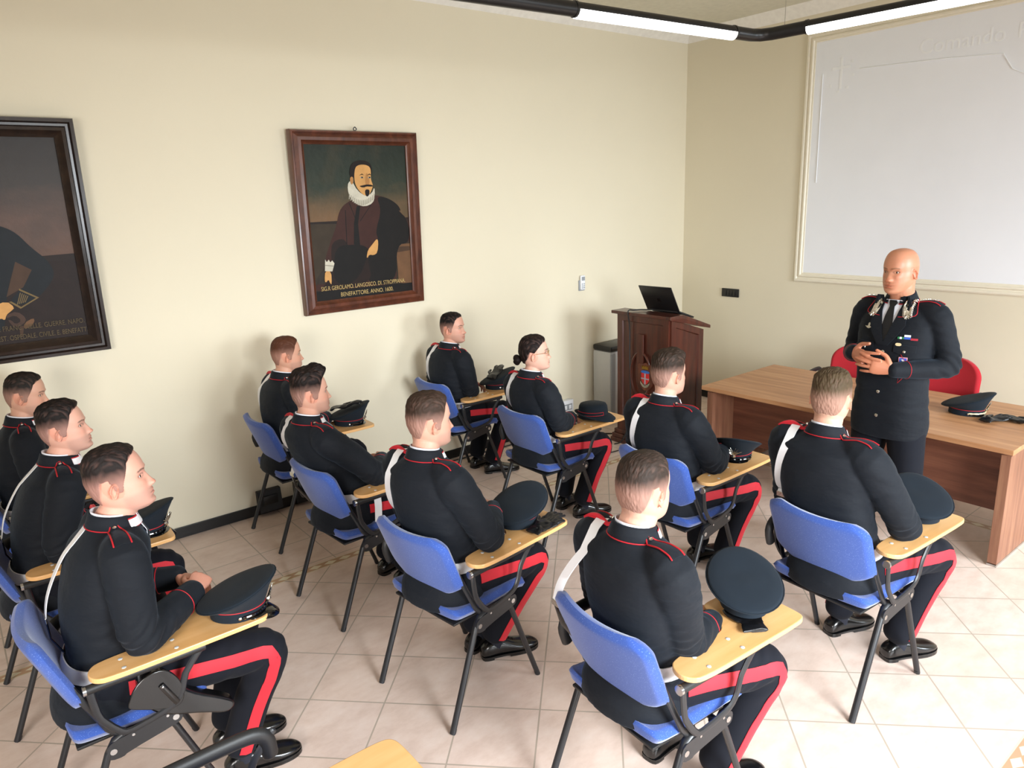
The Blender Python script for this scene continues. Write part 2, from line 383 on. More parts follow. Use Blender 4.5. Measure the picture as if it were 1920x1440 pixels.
# black socket boxes along the baseboard
def bbox_(x, w, z, h, label, name='floor_socket_box'):
    o = empty(name, (x, YA, z)); tag(o, label, 'socket box', None)
    b = MB(); b.add([(-w/2, 0, 0), (w/2, 0, 0), (w/2, -.065, 0), (-w/2, -.065, 0), (-w/2, 0, h), (w/2, 0, h), (w/2, -.04, h), (-w/2, -.04, h)],
          [(0, 1, 2, 3), (4, 7, 6, 5), (0, 4, 5, 1), (3, 2, 6, 7), (0, 3, 7, 4), (1, 5, 6, 2)])
    b.build('housing', 'plastic', o, False, .003)
    b = MB(); b.box((0, -.056, h*.55), (w*.62, .012, h*.42), bev=.002); b.build('cover', 'black', o); return o
bbox_(1.62, .17, .03, .155, 'black wall box above baseboard behind the red-haired person, the left one')
bbox_(1.88, .14, .03, .15, 'black wall box above baseboard behind the red-haired person, the right one')
bbox_(4.54, .16, .0, .145, 'black socket box on the floor below the white sockets behind the person with the bun')
o = empty('wall_socket', (4.54, YA, .205)); tag(o, 'white double wall socket above a black box behind the person with the bun', 'socket')
b = MB(); b.box((0, -.03, 0), (.17, .06, .115), bev=.004); b.build('housing', 'socket', o)
b = MB(); b.box((.01, -.0615, -.01), (.11, .003, .06), bev=.001); b.build('cover', 'grey', o)
b = MB()
for dx in (-.018, .038): b = MB(); b.box((dx, -.064, -.01), (.03, .004, .04), bev=.002); b.build('outlet', 'socket', o)
# floor cables
def cable(name, pts, r, label):
    b = MB(); b.tube(pts, r, 8, sub=8); o = b.build(name, 'cable'); tag(o, label, 'cable'); return o
cable('floor_cable', [(2.7, 4.90, .008), (3.2, 4.90, .008), (3.7, 4.88, .008), (4.3, 4.86, .008), (4.46, 4.84, .008)], .006, 'black cable lying on the floor along the left wall baseboard')
cable('floor_cable', [(4.55, 4.80, .03), (4.56, 4.70, .010), (4.60, 4.55, .008), (4.75, 4.40, .008), (4.9, 4.33, .008)], .006, 'black cable on the floor running from the sockets to the lectern, upper one')
cable('floor_cable', [(4.50, 4.80, .03), (4.40, 4.62, .010), (4.15, 4.40, .008), (4.20, 4.15, .008), (4.45, 4.10, .008), (4.58, 4.20, .008), (4.7, 4.33, .008)], .005, 'thin black cable looping over the floor in front of the lectern base')

# air conditioner column behind the lectern
ac = empty('air_conditioner', (5.16, 4.80, 0)); tag(ac, 'pale grey floor standing air conditioner partly hidden behind the lectern', 'air conditioner')
b = MB(); b.box((0, .04, .37), (.46, .24, .66), bev=.02); b.build('body', 'ac', ac)
b = MB(); b.box((-.20, -.087, .37), (.05, .02, .62), bev=.006); b.build('side_panel', 'grey', ac)
b = MB(); b.box((0, .03, .02), (.48, .27, .04), bev=.008); b.build('base', 'black', ac)
b = MB(); b.box((0, .03, .73), (.47, .25, .055), bev=.018); b.build('top_grille', 'black', ac)

# ------------------------------------------------------------------ hanging lamp
Zl = 2.9
lp = empty('pendant_lamp', (3.46, 2.28, Zl)); tag(lp, 'black tubular hanging lamp with an angled corner and bright white light strips', 'ceiling lamp')
def seg(a, b_, r, name, mat, n=16, half=False):
    q = MB(); a, b_ = V(a), V(b_); T = (b_-a).normalized(); sd = T.cross(V((0, 0, 1)))
    R = []
    for p in (a, b_):
        if half: R.append([p+sd*r*math.cos(t)+V((0, 0, 1))*r*math.sin(t) for t in [PI+PI*k/12 for k in range(13)]])
        else: R.append([p+sd*r*math.cos(t)+V((0, 0, 1))*r*math.sin(t) for t in [2*PI*k/n for k in range(n)]])
    q.rings(R); return q.build(name, mat, lp)
dA = V((-1.56, .108, 0)).normalized(); dB = V((.08, -.825, 0)).normalized(); r = .030
q = MB(); q.tube([dA*5.5, dA*.07, dA*.02+dB*.02, dB*.07, dB*3.6], .030, 16, rnd=False, up=(0, 0, 1)); q.build('tube', 'black', lp)
for dd, a, l in ((dA, .205, .99), (dB, .25, 1.0), (dA, 1.9, 1.0), (dB, 1.75, 1.0)):
    seg(dd*a-V((0, 0, .004)), dd*(a+l)-V((0, 0, .004)), .0315, 'light_strip', 'led', half=True)
    for e in (a-.012, a+l+.0): q = MB(); q.tube([dd*e, dd*(e+.012)], .033, 16, rnd=False); q.build('end_ring', 'black', lp)
for P in (dB*.13, dA*2.6, dB*2.6): q = MB(); q.tube([P+V((0, 0, .03)), P+V((0, 0, ZC-Zl))], .0015, 6); q.build('suspension_wire', 'steel', lp)

# ------------------------------------------------------------------ paintings
def frame_(parent, w, h, fw_, dep, mat, prof):
    """moulded frame in local x (width), z (height); front toward -y"""
    b = MB(); R = []
    for sx_, sz_ in ((-1, -1), (1, -1), (1, 1), (-1, 1), (-1, -1)):
        R.append([V((sx_*(w/2-q*fw_), -p*dep, sz_*(h/2-q*fw_))) for q, p in prof])
    b.rings(R, cap=False); return b.build('frame', mat, parent, True, ang=30)
def m_sky_paint(name, stops, zlo, zhi, patch):
    t = NT(name); co = t.coord('Object'); sp = t.n('ShaderNodeSeparateXYZ'); t.lk(co, sp.inputs[0])
    z = t.mth('DIVIDE', t.mth('SUBTRACT', sp.outputs[2], zlo), zhi-zlo)
    n = t.noise(co, 3, 4, .6, (1, 1, 2)); z = t.mth('ADD', z, t.mth('MULTIPLY', t.mth('SUBTRACT', n, .5), .22))
    c = t.ramp(z, [(p, L(c_)) for p, c_ in stops])
    c = t.mix(t.mth('MULTIPLY', t.ramp(t.noise(co, 4, 3), [(.5, (0, 0, 0)), (.7, (1, 1, 1))]), .45), c, L(patch))
    t.base(c); t.set(Roughness=.45); t.b.inputs['Specular IOR Level'].default_value = .22; t.bump(t.noise(co, 14, 4, .6), .5, .006); return t.m
M_['sky2'] = m_sky_paint('old_oil_paint_dusk_sky', [(0, (40, 32, 24)), (.42, (50, 40, 30)), (.46, (120, 88, 58)), (.58, (98, 78, 54)), (.72, (42, 50, 38)), (1, (30, 36, 28))], -.6, .6, (72, 62, 42))
M_['sky1'] = m_sky_paint('old_oil_paint_grey_sky', [(0, (34, 27, 22)), (.40, (44, 35, 30)), (.43, (96, 70, 56)), (.58, (92, 70, 60)), (.75, (60, 54, 50)), (1, (48, 44, 42))], -.6, .6, (66, 56, 50))
for nm, c in dict(p_skin=(198, 148, 88), p_skin2=(172, 122, 70), p_hair=(26, 16, 12), p_white=(196, 190, 172), p_white2=(150, 144, 128), p_robe=(58, 32, 26), p_black=(20, 17, 15), p_dark=(34, 22, 18),
                 p_stone=(104, 74, 50), p_stone2=(70, 50, 36), p_wall=(56, 46, 34), p_text=(186, 160, 104), p_navy=(22, 26, 30), p_gold=(112, 92, 56), p_steel=(70, 50, 40), p_land=(36, 26, 22), p_text1=(92, 78, 54)).items():
    M_[nm] = simple(nm.replace('p_', 'oil_paint_'), c, .5, var=.30, scale=14, bump=.25, bscale=40, spec=.2)
def ell(cx, cz, a, b, n=24, rot=0):
    return [(cx+a*math.cos(t)*math.cos(rot)-b*math.sin(t)*math.sin(rot), cz+a*math.cos(t)*math.sin(rot)+b*math.sin(t)*math.cos(rot)) for t in [2*PI*k/n for k in range(n)]]
def paint(parent, items, y=-.012):
    """flat painted shapes of the canvas: (layer, material, polygon) in local x, z"""
    mats = sorted({i[0] for i in items}); b = MB()
    for k, (mt, poly) in enumerate(items):
        yy = y-.0001*k; b.cur = mats.index(mt)
        P = [V((px, yy, pz)) for px, pz in poly]
        ar = sum(P[i].x*P[(i+1) % len(P)].z-P[(i+1) % len(P)].x*P[i].z for i in range(len(P)))
        if ar < 0: P.reverse()
        b.add(P, [tuple(range(len(P)))])
    return b.build('painted_figure', mats, parent, False, fix=False)
def smoothpoly(P, it=2):
    for _ in range(it):
        Q = []
        for i in range(len(P)):
            a, c = P[i], P[(i+1) % len(P)]
            Q += [(a[0]*.75+c[0]*.25, a[1]*.75+c[1]*.25), (a[0]*.25+c[0]*.75, a[1]*.25+c[1]*.75)]
        P = Q
    return P
def tilted(o, tilt): o.rotation_euler = (tilt, 0, 0)
# framed portrait, centre of the wall : pixel (u,v) measured on a 913 x 1230 face -> local metres
w2, h2 = .99, 1.27
p2 = empty('framed_portrait', (2.535, YA-.035, 2.03)); p2.rotation_euler = (math.radians(2.0), 0, 0)
tag(p2, 'framed old portrait of a bearded man in white ruff and dark robe on left wall', 'painting')
frame_(p2, w2, h2, .095, .05, 'frame2', [(0, -.5), (0, .55), (.06, .8), (.16, .85), (.26, .6), (.5, .95), (.72, 1.0), (.86, .62), (1, .45), (1, .1)])
cw, ch_ = w2/2-.085, h2/2-.085
b = MB(); b.box((0, -.004, 0), (2*cw+.01, .012, 2*ch_+.01)); b.build('canvas', 'sky2', p2, False)
b = MB(); b.tube([(0, -.01, h2/2), (-.012, -.012, h2/2+.012), (0, -.012, h2/2+.026), (.012, -.012, h2/2+.012), (0, -.01, h2/2)], .0035, 8, sub=4); b.build('hanging_ring', 'metal', p2)
def U(u, v): # crop pixels (zoom of the portrait) to local
    # bilinear inverse of the canvas quad: TL(215,165) TR(945,178) BL(345,1330) BR(1045,1240)
    t = (v-170)/(1285-170)
    for _ in range(3):
        xl = 215+130*t; xr = 945+100*t; s_ = (u-xl)/(xr-xl)
        yt = 165+13*s_; yb = 1330-90*s_; t = (v-yt)/(yb-yt)
    return (-cw+2*cw*s_, ch_-2*ch_*t)
UU = lambda *a: [U(*p) for p in a]
it = []
A = it.append
A(('p_wall', UU((275, 728), (480, 722), (475, 930), (300, 1180), (330, 1245), (300, 1000))))
A(('p_land', UU((275, 728), (990, 690), (1003, 730), (278, 742))))
A(('p_stone', UU((885, 890), (1015, 880), (1040, 1190), (930, 1175), (905, 960), (888, 925))))
A(('p_stone2', UU((880, 905), (1012, 895), (1015, 930), (900, 950))))
A(('p_stone', UU((880, 890), (1010, 880), (1012, 900), (880, 908))))
A(('p_robe', smoothpoly(UU((540, 575), (640, 540), (735, 530), (830, 555), (900, 600), (930, 648), (905, 640), (985, 710), (1003, 800), (1000, 880), (900, 885), (890, 1000), (930, 1180), (640, 1225), (330, 1250), (345, 1180), (430, 1190), (395, 1020), (420, 900), (465, 760), (480, 640)))))
A(('p_black', smoothpoly(UU((735, 535), (830, 555), (900, 600), (925, 640), (900, 640), (985, 710), (1003, 880), (900, 890), (915, 1180), (700, 1200), (680, 1000), (770, 860), (740, 800), (780, 640)))))
A(('p_dark', smoothpoly(UU((440, 870), (520, 840), (560, 920), (640, 940), (700, 900), (690, 1000), (740, 1190), (350, 1240), (420, 1180), (450, 1080), (435, 960)))))
A(('p_black', UU((600, 610), (625, 610), (615, 740), (635, 900), (590, 890), (585, 740))))
A(('p_black', smoothpoly(UU((470, 900), (590, 890), (680, 900), (700, 960), (620, 1180), (470, 1190), (455, 1040)))))
for a_, b_ in (((545, 590), (600, 720)), ((700, 600), (625, 720)), ((520, 640), (540, 900))):
    A(('p_black', UU(a_, (a_[0]+5, a_[1]), (b_[0]+5, b_[1]), b_)))
# ruff
A(('p_white', smoothpoly(UU((535, 440), (560, 430), (600, 500), (660, 540), (705, 520), (722, 470), (728, 540), (715, 590), (660, 615), (600, 600), (550, 550), (532, 490)), 1)))
for k in range(15):
    t = k/14; uu = 545+t*175; vv = 560+50*math.sin(PI*t*.95)-(t*10)
    A(('p_white2', UU((uu-1, vv-36), (uu+4, vv-36), (uu+5, vv), (uu-3, vv+2))))
# head
A(('p_hair', smoothpoly(UU((540, 400), (545, 320), (580, 290), (640, 285), (690, 310), (700, 360), (695, 400), (570, 410)))))
A(('p_skin', smoothpoly(UU((580, 330), (620, 315), (670, 322), (692, 350), (692, 420), (712, 462), (700, 500), (680, 540), (650, 535), (610, 500), (580, 450), (574, 390)))))
A(('p_skin2', smoothpoly(UU((545, 405), (566, 400), (572, 440), (560, 462), (548, 440)))))
A(('p_skin2', smoothpoly(UU((655, 375), (672, 380), (690, 455), (660, 462), (652, 440)))))
for ex, ey in ((628, 408), (682, 408)):
    A(('p_hair', UU((ex-22, ey-14), (ex, ey-28), (ex+17, ey-16), (ex, ey-20)))); A(('p_white2', ell(*U(ex, ey), .013, .0060))); A(('p_hair', ell(*U(ex+2, ey-1), .0058, .0058)))
A(('p_hair', smoothpoly(UU((608, 468), (640, 462), (664, 456), (700, 458), (714, 470), (690, 472), (664, 470), (640, 480)), 1)))
A(('p_hair', smoothpoly(UU((652, 492), (684, 490), (688, 520), (676, 545), (658, 535)))))
# hands
A(('p_skin', smoothpoly(UU((752, 845), (764, 870), (760, 950), (735, 970), (700, 965), (690, 990), (682, 985), (690, 930), (720, 890)), 1)))
A(('p_skin', smoothpoly(UU((400, 1085), (440, 1088), (448, 1190), (436, 1180), (425, 1150), (405, 1178), (398, 1150)), 1)))
A(('p_white', UU((396, 1000), (408, 1020), (420, 1002), (432, 1022), (444, 1008), (460, 1030), (448, 1090), (398, 1088))))
A(('p_white2', UU((398, 1040), (455, 1046), (453, 1054), (398, 1048))))
A(('p_black', UU((335, 1245), (1035, 1172), (1045, 1240), (345, 1330))))
for pp in it: pass
it = [(mt, [(max(-cw, min(cw, x_)), max(-ch_, min(ch_, z_))) for x_, z_ in po]) for mt, po in it]
paint(p2, it)
TX = Matrix(((1, 0, 0, 0), (0, 0, -1, 0), (0, 1, 0, 0), (0, 0, 0, 1)))
text('painted_inscription', 'SIG.R GEROLAMO. LANGOSCO. DI. STROPPIANA.', .044, Matrix.Translation((-cw+.40, -.0185, -ch_+.080)) @ TX, 'p_text', p2, .0002, sx=.72, align='CENTER')
text('painted_inscription', 'BENEFATTORE. ANNO. 1600.', .044, Matrix.Translation((-cw+.42, -.0185, -ch_+.026)) @ TX, 'p_text', p2, .0002, sx=.78, align='CENTER')

# large painting cut by the left edge of the photo
w1, h1 = 1.30, 1.33
p1 = empty('framed_portrait', (.78-w1/2, YA-.04, 2.02)); p1.rotation_euler = (math.radians(2.2), 0, 0)
tag(p1, 'large dark framed painting of a coated figure gripping a sword, cut by left edge', 'painting')
frame_(p1, w1, h1, .105, .06, 'frame1', [(0, -.5), (0, .5), (.05, .85), (.22, .9), (.3, .55), (.42, .55), (.5, .9), (.66, 1.0), (.8, .7), (.92, .5), (1, .4), (1, .1)])
cw1, ch1 = w1/2-.095, h1/2-.095
b = MB(); b.box((0, -.004, 0), (2*cw1+.01, .012, 2*ch1+.01)); b.build('canvas', 'sky1', p1, False)
# crop pixels: right canvas edge TR(328,145) BR(505,1250); y-scale 1105 px = canvas height
def U1(u, v):
    t = (v-148)/(1250-148); xr = 328+177*t
    return (cw1-(xr-u)/1105*2*ch1*1.10, ch1-2*ch1*t+.0*(xr-u))
Q = lambda *a: [U1(*p) for p in a]
it = []; A = it.append
A(('p_land', Q((-600, 800), (425, 775), (430, 810), (-600, 830))))
A(('p_dark', Q((-600, 830), (432, 808), (505, 1250), (-600, 1250))))
A(('p_navy', smoothpoly(Q((-320, 640), (-200, 585), (0, 575), (110, 610), (170, 650), (230, 730), (300, 800), (335, 870), (320, 930), (260, 1010), (190, 1040), (140, 1010), (180, 960), (235, 880), (165, 800), (130, 960), (120, 1250), (-500, 1250), (-450, 900)))))
A(('p_stone2', Q((165, 800), (235, 850), (200, 940), (130, 985))))
A(('p_gold', Q((0, 612), (22, 618), (28, 640), (42, 655), (10, 682), (-30, 700), (-30, 690), (8, 672), (30, 652), (18, 640), (12, 624), (0, 622))))
A(('p_gold', Q((182, 945), (268, 1003), (190, 1055), (140, 1012), (150, 1010), (192, 1045), (255, 1003), (182, 955))))
for k in range(5): A(('p_gold', Q((186+k*8, 968+k*5), (190+k*8, 968+k*5), (178+k*8, 1030-k*2), (174+k*8, 1030-k*2))))
A(('p_skin', smoothpoly(Q((70, 1030), (130, 1005), (165, 1045), (150, 1062), (130, 1080), (125, 1110), (108, 1095), (95, 1108), (82, 1085), (70, 1085), (58, 1055)), 1)))
A(('p_steel', smoothpoly(Q((130, 1080), (175, 1065), (215, 1110), (205, 1140), (165, 1155), (135, 1110), (148, 1108), (170, 1138), (195, 1120), (165, 1085), (130, 1100)), 1)))
A(('p_stone', smoothpoly(Q((205, 1135), (245, 1110), (250, 1135), (230, 1160), (205, 1170)), 1)))
A(('p_stone2', Q((185, 1150), (205, 1150), (200, 1210), (190, 1210))))
A(('p_skin', smoothpoly(Q((-250, 330), (-150, 300), (-90, 350), (-100, 470), (-160, 540), (-230, 500)))))
A(('p_white', smoothpoly(Q((-280, 320), (-160, 240), (-60, 310), (-70, 430), (-100, 350), (-180, 310), (-250, 360), (-250, 520), (-300, 520)))))
it = [(mt, [(max(-cw1, min(cw1, x_)), max(-ch1, min(ch1, z_))) for x_, z_ in po]) for mt, po in it]
paint(p1, it)
text('painted_inscription', "MILITARE. DELL'. IMP.LE FRANC. NELLE. GUERRE. NAPO.", .040, Matrix.Translation((cw1-.02, -.0185, -ch1+.085)) @ TX, 'p_text1', p1, .0002, sx=.72, align='RIGHT')
text('painted_inscription', "GRANDE. MEDICO. IN. QUEST. OSPEDALE. CIVILE. E. BENEFATT.", .040, Matrix.Translation((cw1-.01, -.0185, -ch1+.030)) @ TX, 'p_text1', p1, .0002, sx=.68, align='RIGHT')
# ------------------------------------------------------------------ writing-tablet chairs
def rot2(x, y, a): return (x*math.cos(a)-y*math.sin(a), x*math.sin(a)+y*math.cos(a))
def tablet_poly():
    P = [(-.075, -.180), (-.105, -.205), (-.115, -.245), (-.100, -.280), (-.060, -.300), (.20, -.298), (.425, -.295), (.462, -.285), (.470, -.250),
         (.472, -.075), (.462, -.035), (.43, -.022), (.33, -.02), (.262, -.02), (.240, -.032), (.225, -.07), (.205, -.13), (.185, -.160), (.15, -.172), (.05, -.175)]
    return smoothpoly(P, 2)
def pad(name, parent, rows, mat, n=30, th=.035, edge=.012, fabric_edge=True):
    """cushion: rows = list of (centre point, half width, wrap, thickness axis); rounded solid"""
    b = MB(); top, bot = [], []
    for (c, hw, wrap, ax) in rows:
        c, ax = V(c), V(ax).normalized(); rowt, rowb = [], []
        for k in range(n+1):
            s_ = -1+2*k/n; y = hw*s_; off = wrap*s_*s_
            e = max(0, 1-max(0, (abs(s_)-.90)/.10)**2)
            p = c+V((0, y, 0))+ax*off
            rowt.append((p, e)); rowb.append((p, e))
        top.append(rowt)
    m_ = len(rows); T, B_ = [], []
    for i, row in enumerate(top):
        u = i/(m_-1); eu = max(0, 1-max(0, (abs(2*u-1)-.88)/.12)**2); ax = V(rows[i][3]).normalized()
        T.append([p+ax*(th*.5*math.sqrt(max(e*eu, 0.0))) for p, e in row]); B_.append([p-ax*(th*.5*math.sqrt(max(e*eu, 0.0))) for p, e in row])
    b.rings(T, cap=False, closed=False); b.rings([list(reversed(r)) for r in B_], cap=False, closed=False)
    o = b.build(name, mat, parent, True, ang=180)
    return o
def back_rows(hw=.235, z0=.55, z1=.845, x0=-.135, x1=-.245, wrap=.038, n=30, cx=0):
    R = []
    for i in range(n+1):
        u = i/n; z = z0+(z1-z0)*u; x = x0+(x1-x0)*u
        k = 1-.55*max(0, (abs(2*u-1)-.45)/.55)**2.4 if u < .5 else 1-.34*max(0, (2*u-1-.62)/.38)**2.4
        R.append(((x-.02, 0, z), hw*k, wrap*k, (1, 0, .36)))
    return R
def seat_rows(hw=.228, n=30):
    P = [(-.195, .512), (-.18, .504), (-.15, .498), (-.08, .492), (0, .490), (.08, .492), (.15, .496), (.20, .494), (.232, .484), (.248, .470)]
    R = []
    for i in range(n+1):
        t = i/n*(len(P)-1); k = min(int(t), len(P)-2); f_ = t-k
        x = P[k][0]*(1-f_)+P[k+1][0]*f_; z = P[k][1]*(1-f_)+P[k+1][1]*f_
        u = i/n; kk = 1-.40*max(0, (abs(2*u-1)-.62)/.38)**2.6
        a = (0, 0, 1)
        R.append(((x, 0, z-.018), hw*kk, .012, a))
    return R
def make_chair():
    t = empty('writing_chair')
    pad('seat', t, seat_rows(), 'blue', th=.045)
    b = MB(); b.box((-.01, 0, .446), (.34, .40, .012), bev=.004); b.build('seat_shell', 'plastic', t)
    pad('backrest', t, back_rows(), 'blue', th=.040)
    for s in (-1, 1):
        y = s*.25
        b = MB(); b.tube([(-.262, y, .006), (-.10, s*.243, .415), (-.075, s*.240, .452), (-.035, s*.238, .470)], .0125, 10, rnd=False, up=(0, 1, 0), asp=1.15); b.tube([(-.264, y, 0), (-.255, y, .02)], .0135, 10, rnd=False); b.build('leg', 'metal', t)
        b = MB(); b.tube([(.262, y, .006), (.112, s*.243, .415), (.09, s*.240, .452), (.05, s*.238, .466)], .0115, 10, rnd=False, up=(0, 1, 0), asp=1.15); b.tube([(.264, y, 0), (.256, y, .02)], .0125, 10, rnd=False); b.build('leg', 'metal', t)
        # side plate with its holes and screws
        b = MB(); P = [(-.105, .405), (-.095, .392), (-.06, .388), (-.045, .398), (.115, .425), (.135, .435), (.14, .465), (.125, .482), (-.03, .462), (-.08, .458), (-.105, .44)]
        Mx = Matrix(((1, 0, 0, 0), (0, 0, 1, s*.252), (0, 1, 0, 0), (0, 0, 0, 1)))
        b.prism(smoothpoly(P, 1), -.003, .003, Mx); b.build('side_plate', 'metal', t, False)
        for (sx_, sz_, rr_) in ((-.085, .422, .011), (.115, .452, .011), (-.02, .455, .005), (.09, .470, .005)):
            b = MB(); b.tube([(sx_, s*.252, sz_), (sx_, s*.258, sz_)], rr_, 10, rnd=False); b.build('screw', 'steel', t)
        # back upright
        b = MB(); b.tube([(-.055, s*.236, .462), (-.085, s*.235, .50), (-.155, s*.222, .665), (-.205, s*.200, .782)], .0125, 8, up=(0, 1, 0), asp=.55); b.build('back_upright', 'metal', t)
        # arm bracket
        y = s*.262
        b = MB(); b.tube([(-.118, y, .682), (-.108, y, .585), (-.092, y, .545), (-.055, y, .492), (-.02, y, .478), (.085, y, .496), (.125, y, .515), (.148, y, .550), (.166, y, .605), (.215, y, .665), (.235, y, .682)], .0125, 8, up=(0, 1, 0), asp=.6, sub=2); b.build('arm_bracket', 'metal', t)
    b = MB(); b.tube([(-.02, -.235, .445), (-.02, .235, .445)], .011, 8); b.tube([(.08, -.235, .452), (.08, .235, .452)], .011, 8); b.build('seat_frame', 'metal', t)
    # left armrest: rounded plastic bar bending down at both ends
    b = MB(); b.tube([(-.150, .262, .585), (-.165, .262, .645), (-.14, .262, .685), (-.09, .262, .698), (.0, .262, .700), (.13, .262, .698), (.185, .262, .690), (.212, .262, .665), (.218, .262, .61)], .0235, 12, up=(0, 1, 0), asp=.72, sub=3); b.build('armrest', 'plastic', t)
    b = MB(); b.tube([(-.128, -.262, .681), (.24, -.262, .681)], .0155, 12, rnd=False); b.build('tablet_rail', 'plastic', t)
    b = MB(); b.tube([(-.136, -.262, .681), (-.126, -.262, .681)], .0165, 12, rnd=False); b.build('rail_cap', 'steel', t)
    b = MB(); b.prism(tablet_poly(), .700, .718); b.build('writing_tablet', 'beech', t, False, bevel=.003)
    for sx_ in (-.012, .150):
        for sy_ in (-.213, -.272):
            b = MB(); b.lathe([(.0, 0), (.0075, 0), (.0075, .0012), (.004, .0022), (.0, .0022)], (sx_, sy_, .7178), 10); b.build('screw', 'ac', t)
    return t
CH = dict(C1=(.27, 2.70, 0), C2=(.19, 3.64, 0), C3=(.22, 4.50, 0), C4=(1.69, 4.53, 0), C5=(1.585, 3.47, 4), C6=(1.58, 2.48, 7), C7=(2.99, 3.45, 0), C8=(3.02, 4.54, 0),
          C11=(2.99, 2.36, 0), C9=(1.70, 1.45, -4), C10=(2.92, 1.39, -4), C0=(.30, 1.60, 0))
CL = dict(C0='blue chair with empty tablet at the bottom edge, only armrest and tablet corner visible',
 C1='blue tablet chair at front left holding the person with the black hip holster',
 C2='blue tablet chair at the left edge under the person with side-parted hair',
 C3='blue tablet chair at the left edge closest to the left wall',
 C4='blue tablet chair by the wall under the person with short ginger hair',
 C5='blue tablet chair under the person with thick black quiff, second in the middle row',
 C6='blue tablet chair in the middle whose tablet holds a cap and crumpled gloves beside it',
 C7='blue tablet chair under the person with dark hair bun and glasses',
 C8='blue tablet chair farthest away by the left wall, under the person turned to face right',
 C11='blue tablet chair whose tablet holds a cap with shiny silver badge facing back',
 C9='blue tablet chair at bottom centre under the person with faded greyish haircut',
 C10='blue tablet chair at front right near the desk, under the blond person')
chair0 = make_chair(); chairs = {}
for i, (k, (x, y, a)) in enumerate(CH.items()):
    o = chair0 if i == 0 else dup(chair0)
    o.location = (x, y, 0); o.rotation_euler = (0, 0, math.radians(a)); chairs[k] = o
for k in CH: tag(chairs[k], CL[k], 'chair', 'blue writing tablet chairs in rows')
def cw_(k, x, y, z=0):  # chair-local to world
    c = CH[k]; q = rot2(x, y, math.radians(c[2])); return V((c[0]+q[0], c[1]+q[1], z))

# ------------------------------------------------------------------ desk
dk = empty('office_desk', (4.92, 2.25, 0)); tag(dk, 'long walnut desk with panel legs behind the standing speaker', 'desk')
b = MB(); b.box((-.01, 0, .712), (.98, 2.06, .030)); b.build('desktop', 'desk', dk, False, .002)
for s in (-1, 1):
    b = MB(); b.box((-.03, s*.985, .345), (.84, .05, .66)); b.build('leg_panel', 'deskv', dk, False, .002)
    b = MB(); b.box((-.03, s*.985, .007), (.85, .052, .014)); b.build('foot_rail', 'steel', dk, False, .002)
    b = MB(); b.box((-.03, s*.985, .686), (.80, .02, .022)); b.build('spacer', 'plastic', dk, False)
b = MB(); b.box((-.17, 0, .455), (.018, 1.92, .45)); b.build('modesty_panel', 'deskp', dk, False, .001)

# ------------------------------------------------------------------ lectern
lc = empty('lectern', (4.60, 4.02, 0)); tag(lc, 'dark wooden lectern with panelled sides and heraldic plaque in the room corner', 'lectern')
w = .28; fd = .42
def panel(parent, M, W_, z0, z1, z1b=None, inset=.055):
    """framed panel in local (u right, z up), outward +n, top may slope from z1 to z1b"""
    z1b = z1 if z1b is None else z1b
    outer = [(0, z0), (W_, z0), (W_, z1b), (0, z1)]; k = inset; sl = (z1b-z1)/W_
    inner = [(k, z0+k*1.6), (W_-k, z0+k*1.6), (W_-k, z1b-k-sl*k), (k, z1-k+sl*k)]
    b = MB(); R = []
    for poly, n_ in ((outer, 0), (outer, .018), (inner, .018), ([(u+(.008 if u < W_/2 else -.008), z+(.008 if z < .5 else -.008)) for u, z in inner], .004)):
        R.append([V((u, n_, z)) for u, z in poly])
    b.rings(R, cap=False, M=M); o = b.build('frame_panel', 'lect', parent, False)
    b = MB(); b.add([(u, .005, z) for u, z in inner], [(0, 1, 2, 3)], M=M); b.build('infill_panel', 'lect', parent, False); return o
Mf = Matrix(((0, -1, 0, 0), (1, 0, 0, -w), (0, 0, 1, 0), (0, 0, 0, 1)))      # front: u -> +y, n -> -x
panel(lc, Mf, 2*w, .12, 1.165)
Ms = Matrix(((1, 0, 0, 0), (0, -1, 0, -w), (0, 0, 1, 0), (0, 0, 0, 1)))    # side facing -y
panel(lc, Ms, fd, .12, 1.165, 1.03)
Ms2 = Matrix(((1, 0, 0, 0), (0, 1, 0, w), (0, 0, 1, 0), (0, 0, 0, 1)))
panel(lc, Ms2, fd, .12, 1.165, 1.03)
b = MB(); b.add([(-.05, -w-.045, 1.165), (.12, -w-.045, 1.165), (fd+.06, -w-.045, 1.035), (fd+.06, w+.045, 1.035), (.12, w+.045, 1.165), (-.05, w+.045, 1.165),
                 (-.05, -w-.045, 1.192), (.12, -w-.045, 1.192), (fd+.06, -w-.045, 1.062), (fd+.06, w+.045, 1.062), (.12, w+.045, 1.192), (-.05, w+.045, 1.192)],
      [(5, 4, 3, 2, 1, 0), (6, 7, 10, 11), (7, 8, 9, 10), (0, 1, 7, 6), (1, 2, 8, 7), (2, 3, 9, 8), (3, 4, 10, 9), (4, 5, 11, 10), (5, 0, 6, 11)]); b.build('top_board', 'lect', lc, False, .004)
b = MB()
for (z, e, h) in ((.02, .055, .04), (.06, .045, .04), (.10, .03, .04)): b.box((fd/2, 0, z), (fd+2*e, 2*w+2*e, h))
b.build('plinth', 'lect', lc, False, .006)
b = MB(); b.box((-.022, .015, .80), (.012, .075, .42)); b.build('centre_slat', 'lect', lc, False, .003)
b = MB(); b.tube([(-.022, .12*math.cos(t)+.02, .66+.20*math.sin(t)) for t in [PI*(.62+.76*k/12) for k in range(13)]], .009, 8); b.build('carved_moulding', 'lect', lc, True)
b = MB(); b.tube([(-.022, -.12*math.cos(t)-.0, .66+.20*math.sin(t)) for t in [PI*(.62+.76*k/12) for k in range(13)]], .009, 8); b.build('carved_moulding', 'lect', lc, True)
